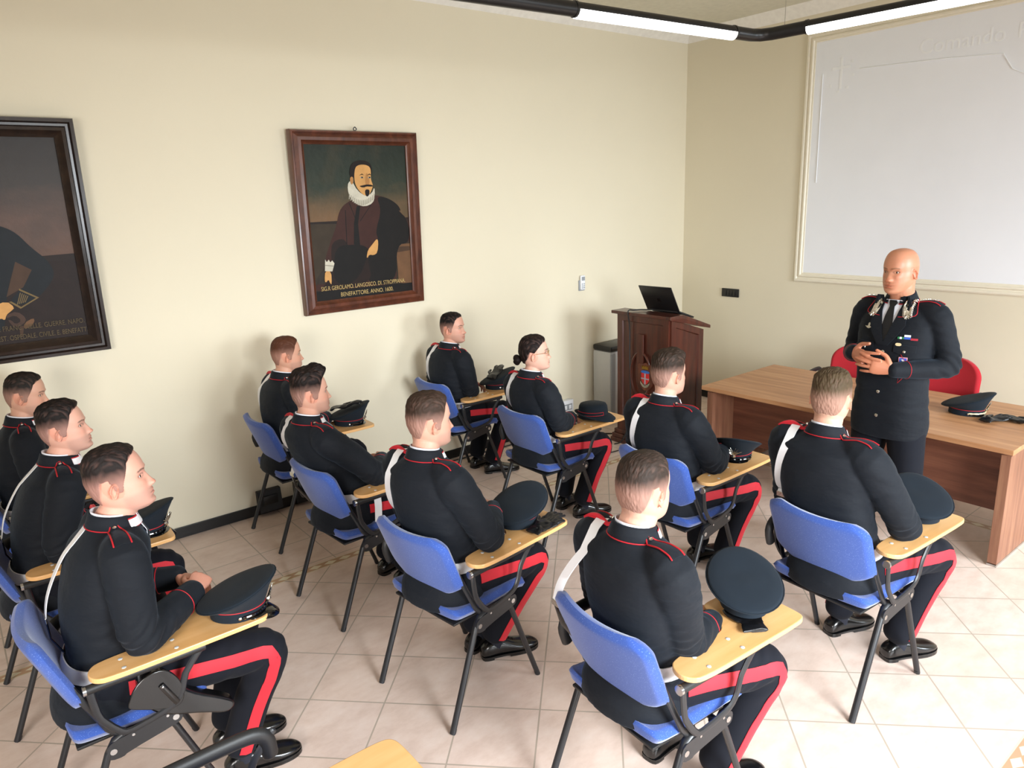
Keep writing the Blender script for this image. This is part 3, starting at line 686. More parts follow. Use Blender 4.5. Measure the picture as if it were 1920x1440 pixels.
# heraldic plaque
pq = empty('wall_plaque', (4.60-.02, 3.965, .655)); tag(pq, 'small wooden shield plaque with a coloured coat of arms fixed on lectern front', 'plaque')
def yz_prism(poly, x0, x1, name, mat, parent):
    b = MB(); Mx = Matrix(((0, 0, 1, 0), (1, 0, 0, 0), (0, 1, 0, 0), (0, 0, 0, 1))); b.prism(poly, x0, x1, Mx); return b.build(name, mat, parent, False)
yz_prism(smoothpoly([(0, .125), (.03, .105), (.062, .11), (.085, .095), (.08, .03), (.085, -.03), (.06, -.09), (0, -.13), (-.06, -.09), (-.085, -.03), (-.08, .03), (-.085, .095), (-.062, .11), (-.03, .105)], 1), -.016, 0, 'shield_board', 'frame2', pq)
yz_prism(smoothpoly([(-.04, .03), (.04, .03), (.048, .045), (.02, .055), (-.02, .055), (-.048, .045)], 1), -.019, -.016, 'blue_field', 'blueen', pq)
yz_prism([(-.042, .03), (.042, .03), (.042, -.03), (.02, -.06), (0, -.068), (-.02, -.06), (-.042, -.03)], -.019, -.016, 'red_field', 'reden', pq)
yz_prism([(-.006, .03), (.006, .03), (.006, -.012), (.042, -.012), (.042, -.022), (.006, -.022), (.006, -.066), (-.006, -.066), (-.006, -.022), (-.042, -.022), (-.042, -.012), (-.006, -.012)], -.021, -.019, 'cross', 'grey', pq)
yz_prism([(-.032, .066), (.032, .066), (.036, .095), (.022, .085), (.012, .098), (0, .085), (-.012, .098), (-.022, .085), (-.036, .095)], -.021, -.016, 'crown', 'gold', pq)
yz_prism(smoothpoly([(-.05, -.04), (-.035, -.06), (0, -.078), (.035, -.06), (.05, -.04), (.052, -.06), (.03, -.088), (0, -.098), (-.03, -.088), (-.052, -.06)], 1), -.021, -.016, 'ribbon', 'silver', pq)
# laptop
lt = empty('laptop', (4.745, 3.925, 1.193)); tag(lt, 'open black laptop standing on the lectern with its lid toward the room', 'laptop')
lt.rotation_euler = (0, 0, math.radians(2))
b = MB(); b.box((.0, 0, .012), (.03, .30, .016), bev=.004); b.build('hinge', 'plastic', lt)
b = MB(); Mk = Matrix.Translation((.012, 0, .008)) @ Matrix.Rotation(math.radians(19), 4, 'Y'); b.box((.10, 0, .000), (.20, .32, .014), Mk, bev=.003); b.build('keyboard_base', 'plastic', lt)
b = MB(); Ml = Matrix.Rotation(math.radians(-30), 4, 'Y'); b.box((0, 0, .134), (.010, .335, .25), Ml, bev=.003); b.build('lid', 'black', lt)
b = MB(); b.box((-.0057, 0, .125), (.001, .032, .032), Ml); b.build('lid_mark', 'glass', lt)
b = MB(); b.box((.0055, 0, .128), (.001, .31, .20), Ml); b.build('display', 'glass', lt)
cable('laptop_cable', [(4.72, 4.02, 1.203), (4.66, 4.10, 1.205), (4.60, 4.13, 1.205), (4.555, 4.14, 1.21), (4.545, 4.145, 1.18), (4.57, 4.15, 1.05), (4.574, 4.15, .80), (4.572, 4.14, .55), (4.574, 4.15, .3), (4.56, 4.17, .13), (4.52, 4.20, .03), (4.48, 4.24, .008)], .0055, 'black cable hanging from the laptop down the front of the lectern')

# ------------------------------------------------------------------ red office chairs
def red_chair(loc, rz, label):
    t = empty('office_chair', loc, rz); tag(t, label, 'chair', 'red office chairs behind the desk')
    pad('seat', t, [((x, 0, .47+(0 if x < .18 else -.02)), .245*(1-.25*max(0, (abs(x)/.24-.6)/.4)**2.2), .01, (0, 0, 1)) for x in [-.24+.48*i/12 for i in range(13)]], 'red', th=.07)
    R = []
    for i in range(31):
        u = i/30; k = math.sqrt(max(.02, 1-max(0, (abs(2*u-1)-.25)/.76)**2.3)); R.append(((-.22-.05*u+.02*math.sin(PI*u), 0, .50+.405*u), .235*k, .035*k, (1, 0, .1)))
    pad('backrest', t, R, 'red', th=.06)
    b = MB(); b.tube([(-.27, 0, .75), (-.29, 0, .60), (-.25, 0, .45), (-.12, 0, .42), (0, 0, .42)], .025, 8, up=(0, 1, 0), asp=.4, sub=3); b.build('back_support', 'plastic', t)
    for s in (-1, 1):
        b = MB(); b.tube([(-.10, s*.21, .435), (-.09, s*.285, .45), (-.12, s*.29, .60), (-.14, s*.29, .665), (-.08, s*.285, .695), (.05, s*.28, .695), (.12, s*.28, .685), (.14, s*.28, .655), (.12, s*.28, .60), (.08, s*.27, .50), (.06, s*.21, .435)], .018, 8, up=(0, 1, 0), asp=.8, sub=3); b.build('armrest', 'plastic', t)
    b = MB(); b.lathe([(.0, .08), (.03, .08), (.03, .25), (.02, .25), (.02, .42), (0, .42)], n=14); b.build('gas_column', 'metal', t)
    for k in range(5):
        a = 2*PI*k/5; b = MB(); c_, s_ = math.cos(a), math.sin(a)
        b.tube([(0, 0, .10), (.15*c_, .15*s_, .095), (.28*c_, .28*s_, .07)], [.024, .02, .015], 8); b.build('base_arm', 'plastic', t)
        b = MB(); b.tube([(.28*c_-.02*s_, .28*s_+.02*c_, .028), (.28*c_+.02*s_, .28*s_-.02*c_, .028)], .028, 12); b.build('caster', 'plastic', t)
    return t
red_chair((5.56, 2.72, 0), PI+.05, 'red office chair behind the desk, left of the standing speaker')
red_chair((5.56, 2.09, 0), PI-.06, 'red office chair behind the desk, right of the standing speaker')

# ------------------------------------------------------------------ caps and gloves
def cap_flame(b, P, M, s=1.0):
    """flaming grenade badge"""
    b.lathe([(0, 0), (.009*s, .002), (.010*s, .008*s), (0, .014*s)], n=10, M=M)
    for k in range(9):
        a = (k-4)*.26; r0 = .008*s; L_ = (.030+.008*math.cos(k*2.3))*s
        p = [(0, 0, .006), (L_*.5*math.sin(a)+.002*math.sin(k), r0+L_*.5*math.cos(a), .008), (L_*1.0*math.sin(a*1.25), r0+L_*math.cos(a), .006)]
        b.tube(p, [.0035*s, .003*s, .001], 5, M=M, up=(0, 0, 1))
def make_cap(name='peaked_cap'):
    t = empty(name); n = 40
    A_ = [2*PI*k/n for k in range(n)]
    def ringp(a, bb, z, slope=0, cx=0, lift=0): return [V((cx+a*math.cos(t), bb*math.sin(t), z+slope*math.cos(t)+lift*max(0, math.cos(t))**2)) for t in A_]
    b = MB(); b.rings([ringp(.100, .083, 0, .002), ringp(.101, .084, .042, .004), ringp(.097, .080, .043, .004)], cap=True); b.build('band', 'cap', t, True, ang=50)
    R = [ringp(.101, .084, .040, .004), ringp(.106, .090, .048, .010), ringp(.122, .108, .066, .032, lift=.010), ringp(.138, .126, .082, .048, lift=.014), ringp(.1445, .1335, .0905, .053, lift=.016),
         ringp(.1435, .1325, .0965, .053, lift=.016), ringp(.136, .125, .1005, .050, lift=.014), ringp(.10, .092, .1045, .038, lift=.008), ringp(.05, .046, .1055, .018), ringp(.01, .01, .106, .002)]
    b = MB(); b.rings(R, cap=True); b.build('crown', 'cap', t, True, ang=180)
    b = MB()
    for (a, bb, z, sl, li, r_) in ((.1465, .1355, .0925, .0535, .016, .0022), (.1025, .0855, .040, .004, 0, .0018)):
        P = ringp(a, bb, z, sl, lift=li); P.append(P[0].copy()); b.cur = 0 if r_ > .002 else 1; b.tube(P, r_, 6, up=(0, 0, 1))
    b.build('piping', ['cap', 'pipe'], t)
    # visor
    b = MB(); R = []
    for k in range(25):
        t_ = -1.15+2.3*k/24; w_ = math.cos(t_/1.15*PI/2)**.6 if abs(t_) < 1.15 else 0; ro = .101+.058*w_
        a0 = V((.100*math.cos(t_), .083*math.sin(t_), .012)); o_ = V((.100*math.cos(t_)+.052*w_, .083*math.sin(t_)*(1+.10*w_), .012-.026*w_))
        mid = (a0+o_)/2+V((0, 0, .006*w_)); R.append([a0, mid, o_, o_-V((0, 0, .003)), mid-V((0, 0, .003)), a0-V((0, 0, .003))])
    b.rings(R); b.build('visor', 'patent', t, True, ang=60)
    b = MB(); b.tube([(.1035*math.cos(q), .0865*math.sin(q), .017+.006*math.cos(q)) for q in [-1.25+2.5*k/16 for k in range(17)]], .006, 8, up=(0, 0, 1), asp=1.1); b.build('chin_strap', 'patent', t)
    for s in (-1, 1):
        for dq in (0, .17):
            q = s*(1.22+dq); b = MB(); Mb = Matrix.Translation((.103*math.cos(q), .086*math.sin(q), .018)) @ RZ(q) @ Matrix.Rotation(PI/2, 4, 'Y'); b.lathe([(0, 0), (.0065, 0), (.006, .003), (0, .0055)], n=10, M=Mb); b.build('button', 'silver', t)
    b = MB(); Mb = Matrix.Translation((.106, 0, .050)) @ Matrix.Rotation(math.radians(18), 4, 'Y') @ Matrix(((0, 0, 1, 0), (1, 0, 0, 0), (0, 1, 0, 0), (0, 0, 0, 1))); cap_flame(b, None, Mb, 1.35); b.build('flame_badge', 'silver', t)
    return t
def glove_mesh(seed, folded=False):
    rnd = random.Random(seed); b = MB()
    pts = [(-.10, 0, .014), (-.05, .004, .016), (0, 0, .015), (.04, .002, .014)]
    R = []
    for i in range(15):
        u = i/14; x = -.10+.145*u; hw = .034+.012*u*(1-.3*u)+(.010*(1-u)**3); hz = .010+.004*math.sin(9*u+seed)
        c = V((x, .006*math.sin(5*u+seed), .014+.003*math.sin(7*u)))
        R.append([c+V((0, hw*math.cos(t), max(hz*math.sin(t)*(1+.35*math.sin(3*t+8*u+seed)), -.013))) for t in [2*PI*k/16 for k in range(16)]])
    b.rings(R)
    for k in range(4):
        y = -.030+.020*k; bend = rnd.uniform(-.2, .2); ln = (.062, .072, .070, .058)[k]
        b.tube([(.03, y*.9, .013), (.045+ln*.45, y+bend*.02, .018+.004*rnd.random()), (.045+ln, y+bend*.06, .010)], [.0115, .0105, .0085], 8, sub=3)
    b.tube([(-.03, .035, .012), (.0, .055, .013), (.035, .060, .011)], [.013, .012, .009], 8, sub=3)
    me = b.mesh('glove')
    return me
G0 = None
def glove(loc, rz, label, seed=1, tilt=(0, 0), scale=1.0, group=None, flat=1.0, bend=0.0):
    me = glove_mesh(seed); me = refine(me, .004, 2)
    P = getv(me)
    for i, p in enumerate(P):
        q = V((p[0]*18, p[1]*18, p[2]*18+seed*7)); P[i] += np.array(noise.noise_vector(q))*.0045 + np.array(noise.noise_vector(q*2.7))*.002
    if bend:
        for i, p in enumerate(P):
            if p[0] > 0: a = bend*p[0]/.1; P[i, 2] = p[2]+p[0]*math.sin(a)*.8; P[i, 0] = p[0]*math.cos(a)
    P[:, 2] *= flat; P[:, 2] -= P[:, 2].min(); P *= scale; setv(me, P)
    o = link('leather_glove', me, 'glove', None, True, ang=180); o.location = loc; o.rotation_euler = (tilt[0], tilt[1], rz)
    tag(o, label, 'glove', group); return o
def getv(me): a = np.empty(len(me.vertices)*3); me.vertices.foreach_get('co', a); return a.reshape(-1, 3)
def setv(me, P): me.vertices.foreach_set('co', P.ravel()); me.update()
def refine(me, vox, sm=4, fac=.5, sub=0):
    o = bpy.data.objects.new('tmp', me); COL.objects.link(o)
    bm = bmesh.new(); bm.from_mesh(me); bmesh.ops.recalc_face_normals(bm, faces=bm.faces); bm.to_mesh(me); bm.free()
    r_ = o.modifiers.new('r', 'REMESH'); r_.mode = 'VOXEL'; r_.voxel_size = vox
    if sm: s_ = o.modifiers.new('s', 'SMOOTH'); s_.factor = fac; s_.iterations = sm
    dg = bpy.context.evaluated_depsgraph_get(); out = bpy.data.meshes.new_from_object(o.evaluated_get(dg))
    bpy.data.objects.remove(o); bpy.data.meshes.remove(me); return out
cap0 = make_cap()
TZ = .7185
def put_cap(o, k, x, y, deg, label, z=TZ, tilt=.06):
    o.scale = (.96, .96, .96)
    o.location = cw_(k, x, y, z) if k else V((x, y, z)); o.rotation_euler = (0, tilt, math.radians(deg)+(math.radians(CH[k][2]) if k else 0))
    return tag(o, label, 'cap', 'navy peaked uniform caps')
put_cap(cap0, 'C1', .385, -.19, -25, 'navy peaked cap on the nearest left tablet, visor pointing right')
put_cap(dup(cap0), 'C2', .36, -.135, -35, 'navy peaked cap on the tablet at the left, partly behind the nearest person')
put_cap(dup(cap0), 'C4', .34, -.145, -35, 'navy peaked cap with black gloves lying on it, before the ginger-haired person')
put_cap(dup(cap0), 'C6', .30, -.125, 10, 'navy peaked cap on the middle tablet behind crumpled black gloves')
put_cap(dup(cap0), 'C8', .31, -.13, -35, 'navy peaked cap with black gloves on top, farthest tablet by the wall', tilt=0)
put_cap(dup(cap0), 'C9', .33, -.135, 55, 'navy peaked cap on the large bottom centre tablet with gloves folded beneath', z=TZ+.022)
put_cap(dup(cap0), 'C10', .33, -.15, 50, 'navy peaked cap on the right tablet beside the blond person')
put_cap(dup(cap0), 'C11', .33, -.145, -155, 'navy peaked cap showing its silver flame badge and shiny visor')
oc = put_cap(dup(cap0), None, 4.985, 1.665, -75, 'navy peaked cap with white cord lying on the walnut desk', z=.7275)
b = MB(); P = [(.108*math.cos(q), .092*math.sin(q), .022+.006*math.cos(q)) for q in [-1.35+2.7*k/24 for k in range(25)]]
b.tube(P, [.0045+.0012*math.sin(k*2.2) for k in range(25)], 8); b.build('white_cord', 'cream', oc)
# gloves
glove(cw_('C6', .36, -.245, TZ), .35, 'crumpled black leather glove beside the cap on the middle tablet, upper one', 3, group='black leather gloves', scale=.95)
glove(cw_('C6', .33, -.262, TZ), .10, 'crumpled black leather glove beside the cap on the middle tablet, lower one', 5, group='black leather gloves', scale=.9)
glove(cw_('C9', .30, -.165, TZ), 1.0, 'black leather glove folded flat under the cap on the large bottom centre tablet', 8, group='black leather gloves', flat=.55)
glove(cw_('C4', .33, -.15, TZ+.112), -.9, 'black leather glove lying on the cap in front of ginger-haired person', 2, group='black leather gloves', tilt=(0, -.25))
glove(cw_('C8', .30, -.13, TZ+.110), .5, 'black leather glove lying on the cap at the farthest tablet', 6, group='black leather gloves', tilt=(0, -.30))
glove(cw_('C11', .33, .03, TZ), 1.9, 'black leather glove beside the cap with silver badge', 11, group='black leather gloves')
glove((4.93, 1.475, .7275), -.4, 'black leather glove on the desk touching the cap with white cord', 12, group='black leather gloves')
glove((4.99, 1.36, .7275), -1.7, 'black leather glove with cuff raised at right on the walnut desk', 14, group='black leather gloves', bend=.6)
# brimmed women's uniform hat
fh = empty('brimmed_hat', cw_('C7', .24, -.14, TZ), math.radians(-38)); fh.location += V((.04, -.02, 0)); tag(fh, 'round navy brimmed hat with red piped ribbon before the person with bun', 'hat')
n = 40; A_ = [2*PI*k/n for k in range(n)]
b = MB(); b.rings([[V((a*math.cos(t), bb*math.sin(t), z)) for t in A_] for a, bb, z in ((.100, .086, .012), (.099, .085, .05), (.094, .081, .088), (.086, .074, .103), (.06, .052, .110), (.01, .01, .112))]); b.build('crown', 'cap', fh, True, ang=180)
b = MB(); R = []
for t in A_+[0]:
    f_ = max(0, math.cos(t)); bk = max(0, -math.cos(t))
    a0 = V((.100*math.cos(t), .086*math.sin(t), .034)); w_ = .018+.040*f_+.006*bk
    up_ = .010+.046*bk-.030*f_*0; o_ = a0+V((w_*math.cos(t), w_*math.sin(t), -.030*f_+.035*bk-.012)); mid = (a0+o_)/2+V((0, 0, .006))
    R.append([a0, mid, o_, o_-V((0, 0, .003)), mid-V((0, 0, .003)), a0-V((0, 0, .004))])
b.rings(R, cap=False); b.build('brim', 'cap', fh, True, ang=60)
b = MB()
for z in (.040, .060): b.tube([(.101*math.cos(t), .087*math.sin(t), z) for t in [-PI+2.2*k/16 for k in range(17)]], .0016, 6, up=(0, 0, 1))
b.tube([(.101*math.cos(-.94), .087*math.sin(-.94), .04), (.101*math.cos(-.94), .087*math.sin(-.94), .06)], .0016, 6)
b.build('ribbon_piping', 'pipe', fh)
#==PART3==
# ------------------------------------------------------------------ people
HZ = np.array([.125, .1235, .119, .110, .095, .075, .055, .035, .015, 0, -.02, -.04, -.055, -.07, -.085, -.100, -.112, -.118])
HF = np.array([.0, .022, .040, .056, .070, .080, .086, .0885, .0885, .085, .085, .087, .088, .087, .086, .087, .078, .060])
HB = np.array([-.020, -.035, -.054, -.070, -.084, -.095, -.101, -.104, -.104, -.101, -.096, -.088, -.080, -.070, -.058, -.040, -.015, .01])
HW = np.array([.004, .022, .038, .051, .063, .071, .0755, .0775, .0780, .0775, .076, .0735, .070, .065, .058, .048, .034, .018])
def smooth_interp(x, X, Y):
    o = np.argsort(X); f_ = lambda q: np.interp(q, X[o], Y[o]); w = np.array([.1, .2, .4, .2, .1]); h = .003
    return sum(wi*f_(x+(i-2)*h) for i, wi in enumerate(w))
def head_xyz(z, th):
    """surface of a head at height z and azimuth th (0 = front), arrays"""
    xf, xb, hw = smooth_interp(z, HZ, HF), smooth_interp(z, HZ, HB), smooth_interp(z, HZ, HW)
    jaw = np.clip((-.03-z)/.07, 0, 1)
    mid = -.012+.030*jaw; p = 2.25
    c, s_ = np.cos(th), np.sin(th)
    x = mid+np.where(c > 0, xf-mid, mid-xb)*np.sign(c)*np.abs(c)**(2/p); y = hw*np.sign(s_)*np.abs(s_)**(2/p)
    g = lambda a, s: np.exp(-(a/s)**2)
    F = np.clip(c*1.6, 0, 1); ay = np.abs(y)
    # nose
    t = np.clip((.014-z)/.052, 0, 1); nz = np.where(z > -.040, t**1.25*.024, .024*np.clip(1-(-.040-z)/.009, 0, 1)**.6)*(z < .02)
    x = x+F*nz*.9*g(y, .0085+.0075*t)
    x = x+F*.009*g(ay-.0135, .006)*g(z+.036, .008)
    # sockets, eyeballs, brow
    x = x-F*.0125*g(ay-.031, .016)*g(z-.006, .0115)+F*.0060*g(ay-.031, .0115)*g(z-.005, .0070)
    x = x+F*.0045*g(ay-.028, .020)*g(z-.025, .006)
    x = x-F*.004*g(y, .010)*g(z-.014, .009)
    # cheeks, lips, chin
    x = x+F*.004*g(ay-.042, .016)*g(z+.022, .014)
    x = x+F*.0060*g(y, .021)*g(z+.0615, .0050)+F*.0065*g(y, .018)*g(z+.0745, .0052)-F*.0045*g(y, .026)*g(z+.0680, .0022)-F*.004*g(y, .02)*g(z+.085, .005)
    x = x+F*.005*g(y, .02)*g(z+.102, .010)
    x = x-F*.003*g(y, .004)*g(z+.053, .006)
    y = y*(1-.05*F*g(z-.010, .02))
    return x, y
HLT = np.radians([0, 28, 42, 52, 60, 66, 72, 76, 87, 93, 108, 118, 135, 160, 180])
HLZ = np.array([.088, .086, .079, .067, .042, .022, .0, -.024, -.024, .030, .030, -.010, -.050, -.068, -.072])
BNT = np.radians([0, 40, 60, 75, 85, 100, 118, 150, 180]); BNZ = np.array([.080, .075, .056, .034, .016, .026, -.02, -.055, -.062])
def hairline(th, bun=False): return np.interp(np.abs(th), BNT, BNZ) if bun else np.interp(np.abs(th), HLT, HLZ)
def srgb(c): return np.array(L(c))
def mixc(a, b, f): f = np.asarray(f)[..., None]; return a*(1-f)+b*f
def ss(x): x = np.clip(x, 0, 1); return x*x*(3-2*x)
def skin_tint(Pl, st):
    """skin colours from head-local positions: lips, brows, stubble, cropped scalp"""
    n = len(Pl); x, y, z = Pl[:, 0], Pl[:, 1], Pl[:, 2]; ay = np.abs(y)
    sk = srgb(st['skin']); C = np.tile(sk, (n, 1)); onh = (z > -.125)
    th = np.arctan2(y, x+.012); g = lambda a, s: np.exp(-(a/s)**2)
    C = mixc(C, sk*np.array([1.05, .72, .66]), .35*g(z+.022, .018)*g(ay-.045, .02)*(x > .03)*onh)
    C = mixc(C, sk*np.array([1.08, .70, .64]), .55*(g(y, .012)*g(z+.036, .012)*(x > .09))*onh)
    C = mixc(C, sk*np.array([1.05, .70, .62]), .50*((ay > .073) & (np.abs(z+.01) < .04) & (x < .02)))
    lip = g(y, .019)*(np.abs(z+.068) < .0105)*(x > .070)
    C = mixc(C, sk*np.array([.90, .48, .46]), .65*lip)
    C = mixc(C, sk*.25, .7*(g(y, .022) > .35)*(np.abs(z+.0682) < .0016)*(x > .07))  # dark line painted into the crease between the lips
    if st.get('stubble'):
        m_ = ss((-.035-z)/.02)*ss((x+.005)/.02)*(z > -.14)
        C = mixc(C, srgb((150, 120, 110))*np.array([.9, .95, 1]), st['stubble']*m_*(1-.6*lip))
    e2 = ((ay-.031)/.0155)**2+((z-.0045)/.0082)**2; C = mixc(C, sk*.30, .75*((e2 < 1.15) & (e2 > .50) & (z > .0035) & (x > .055))); C = mixc(C, sk*.55, .5*((e2 < 1.1) & (e2 > .45) & (z <= .0035) & (x > .055)))
    bw = ss((ay-.009)/.004)*ss((.052-ay)/.006)*ss(1.5-np.abs(z-(.0235+.004*g(ay-.034, .012)))/.0030)*(x > .05)
    C = mixc(C, srgb(st['brow']), .80*bw)
    if st['style'] != 'bald':
        h = z-hairline(th, st['style'] == 'bun'); d = ss(h/.02+.2)*(.34+.66*ss((z-.002)/.062)) if st['style'] != 'bun' else ss(h/.01)
        d = np.where(z < -.1, 0, d); C = mixc(C, srgb(st['hair']), d*.85)
    return C
def set_tint(me, C):
    a = me.color_attributes.new('tint', 'FLOAT_COLOR', 'POINT'); q = np.ones((len(C), 4)); q[:, :3] = C; a.data.foreach_set('color', q.ravel())
def ear_mesh(b, s, M):
    """shell of an ear in head space; s = +1 left, -1 right"""
    c = V((-.010, s*.0725, -.010)); n_ = 18; out = []
    def P(a, rr_, h):
        ex = .0150*rr_*math.cos(a)*(1.0 if math.sin(a) > -.2 else .82); ez = .0285*rr_*math.sin(a)
        q = V((ex-.004*math.sin(a)*-1, 0, ez)); q.x += .10*ez
        back = -.22*ex*1.0
        return c+V((q.x*.93-.004*0, s*(h+.006-q.x*.38), q.z))
    R = []
    for rr_, h in ((.0, -.001), (.45, -.001), (.66, .001), (.80, .0085), (.93, .0105), (1.0, .007), (.96, .002), (.70, -.006), (.5, -.012)):
        R.append([P(2*PI*k/n_, rr_, h) for k in range(n_)])
    b.rings(R, M=M)
def add_head(b, M):
    z = np.concatenate([np.linspace(.1249, .11, 7, endpoint=False), np.linspace(.11, -.118, 84)]); th = np.linspace(-PI, PI, 112, endpoint=False)
    # denser towards the face
    th = th-.35*np.sin(th)*.6
    R = []
    for zz in z:
        x, y = head_xyz(np.full(len(th), zz), th); R.append([V((a, c_, zz)) for a, c_ in zip(x, y)])
    b.rings(R, M=M)
    for s in (-1, 1): ear_mesh(b, s, M)
def hand(b, Wp, D, Nn, side, curl, s=1.0, spread=.0, thumb=(.6, .35)):
    """hand as palm and five fingers. Wp wrist, D direction to the fingers, Nn back-of-hand normal,
    side: +1 when the thumb lies on D x N side; curl: list of 4 (mcp, pip, dip) bends"""
    D = V(D).normalized(); Nn = V(Nn); Nn = (Nn-D*Nn.dot(D)).normalized(); T = D.cross(Nn)*side  # towards the thumb
    R = []
    for u, hw, hh in ((0, .027, .020), (.015, .028, .019), (.035, .034, .0175), (.06, .040, .016), (.08, .042, .0145), (.095, .040, .012), (.102, .034, .009)):
        c = V(Wp)+D*u*s; R.append([c+T*(hw*s*math.cos(t))+Nn*(hh*s*math.sin(t)) for t in [2*PI*k/16 for k in range(16)]])
    b.rings(R)
    for k in range(4):
        off = (.030, .010, -.010, -.029)[k]; Ln = ((.042, .025, .021), (.046, .029, .023), (.042, .027, .022), (.034, .020, .019))[k]
        base = V(Wp)+D*(.088, .092, .089, .080)[k]*s+T*off*s; a = 0; d = (D+T*spread*(1.5-k)*.5).normalized(); P = [base-D*.012*s, base]; q = base
        ax = d.cross(Nn)
        for j in range(3):
            a += curl[k][j] if hasattr(curl[k], '__len__') else curl[k]
            dd = d*math.cos(a)-Nn*math.sin(a); q = q+dd*Ln[j]*s
            if j < 2: P.append(q)
            else: P.append(q)
        r0 = (.0092, .0095, .0090, .0080)[k]*s
        b.tube(P, [r0, r0, r0*.95, r0*.88, r0*.74], 10, sub=3)
    base = V(Wp)+D*.022*s+T*.026*s; d1 = (D*.75+T*thumb[0]-Nn*thumb[1]).normalized(); d2 = (D*1.0+T*thumb[0]*.35-Nn*thumb[1]*1.3).normalized()
    b.tube([base-d1*.01*s, base, base+d1*.040*s, base+d1*.040*s+d2*.030*s, base+d1*.040*s+d2*.055*s], [.014*s, .0155*s, .0115*s, .0105*s, .0085*s], 10, sub=3)
def ring_ellipse(c, ax, ay, a, b_, n=36, p=2.0):
    c, ax, ay = V(c), V(ax), V(ay)
    return [c+ax*(a*math.copysign(abs(math.cos(t))**(2/p), math.cos(t)))+ay*(b_*math.copysign(abs(math.sin(t))**(2/p), math.sin(t))) for t in [2*PI*k/n for k in range(n)]]
def interp_rows(rows, m):
    A_ = np.array(rows, float); t = np.linspace(0, len(rows)-1, m); k = np.minimum(t.astype(int), len(rows)-2); f = t-k; out = []
    n = len(rows)
    for kk, ff in zip(k, f):
        p0, p1, p2, p3 = A_[max(kk-1, 0)], A_[kk], A_[kk+1], A_[min(kk+2, n-1)]
        out.append(.5*((2*p1)+(p2-p0)*ff+(2*p0-5*p1+4*p2-p3)*ff**2+(3*p1-p0-3*p2+p3)*ff**3))
    return out
def hit(bvh, o, d, far=3):
    r_ = bvh.ray_cast(V(o), V(d).normalized(), far); return (r_[0], r_[1]) if r_[0] else (None, None)
def wrinkle(me, f):
    P = getv(me); N = np.empty(len(P)*3); me.vertices.foreach_get('normal', N); N = N.reshape(-1, 3)
    D_ = np.array([f(p) for p in P]); setv(me, P+N*D_[:, None])
def line_tube(b, pts, r): b.tube(pts, r, 6, sub=1)
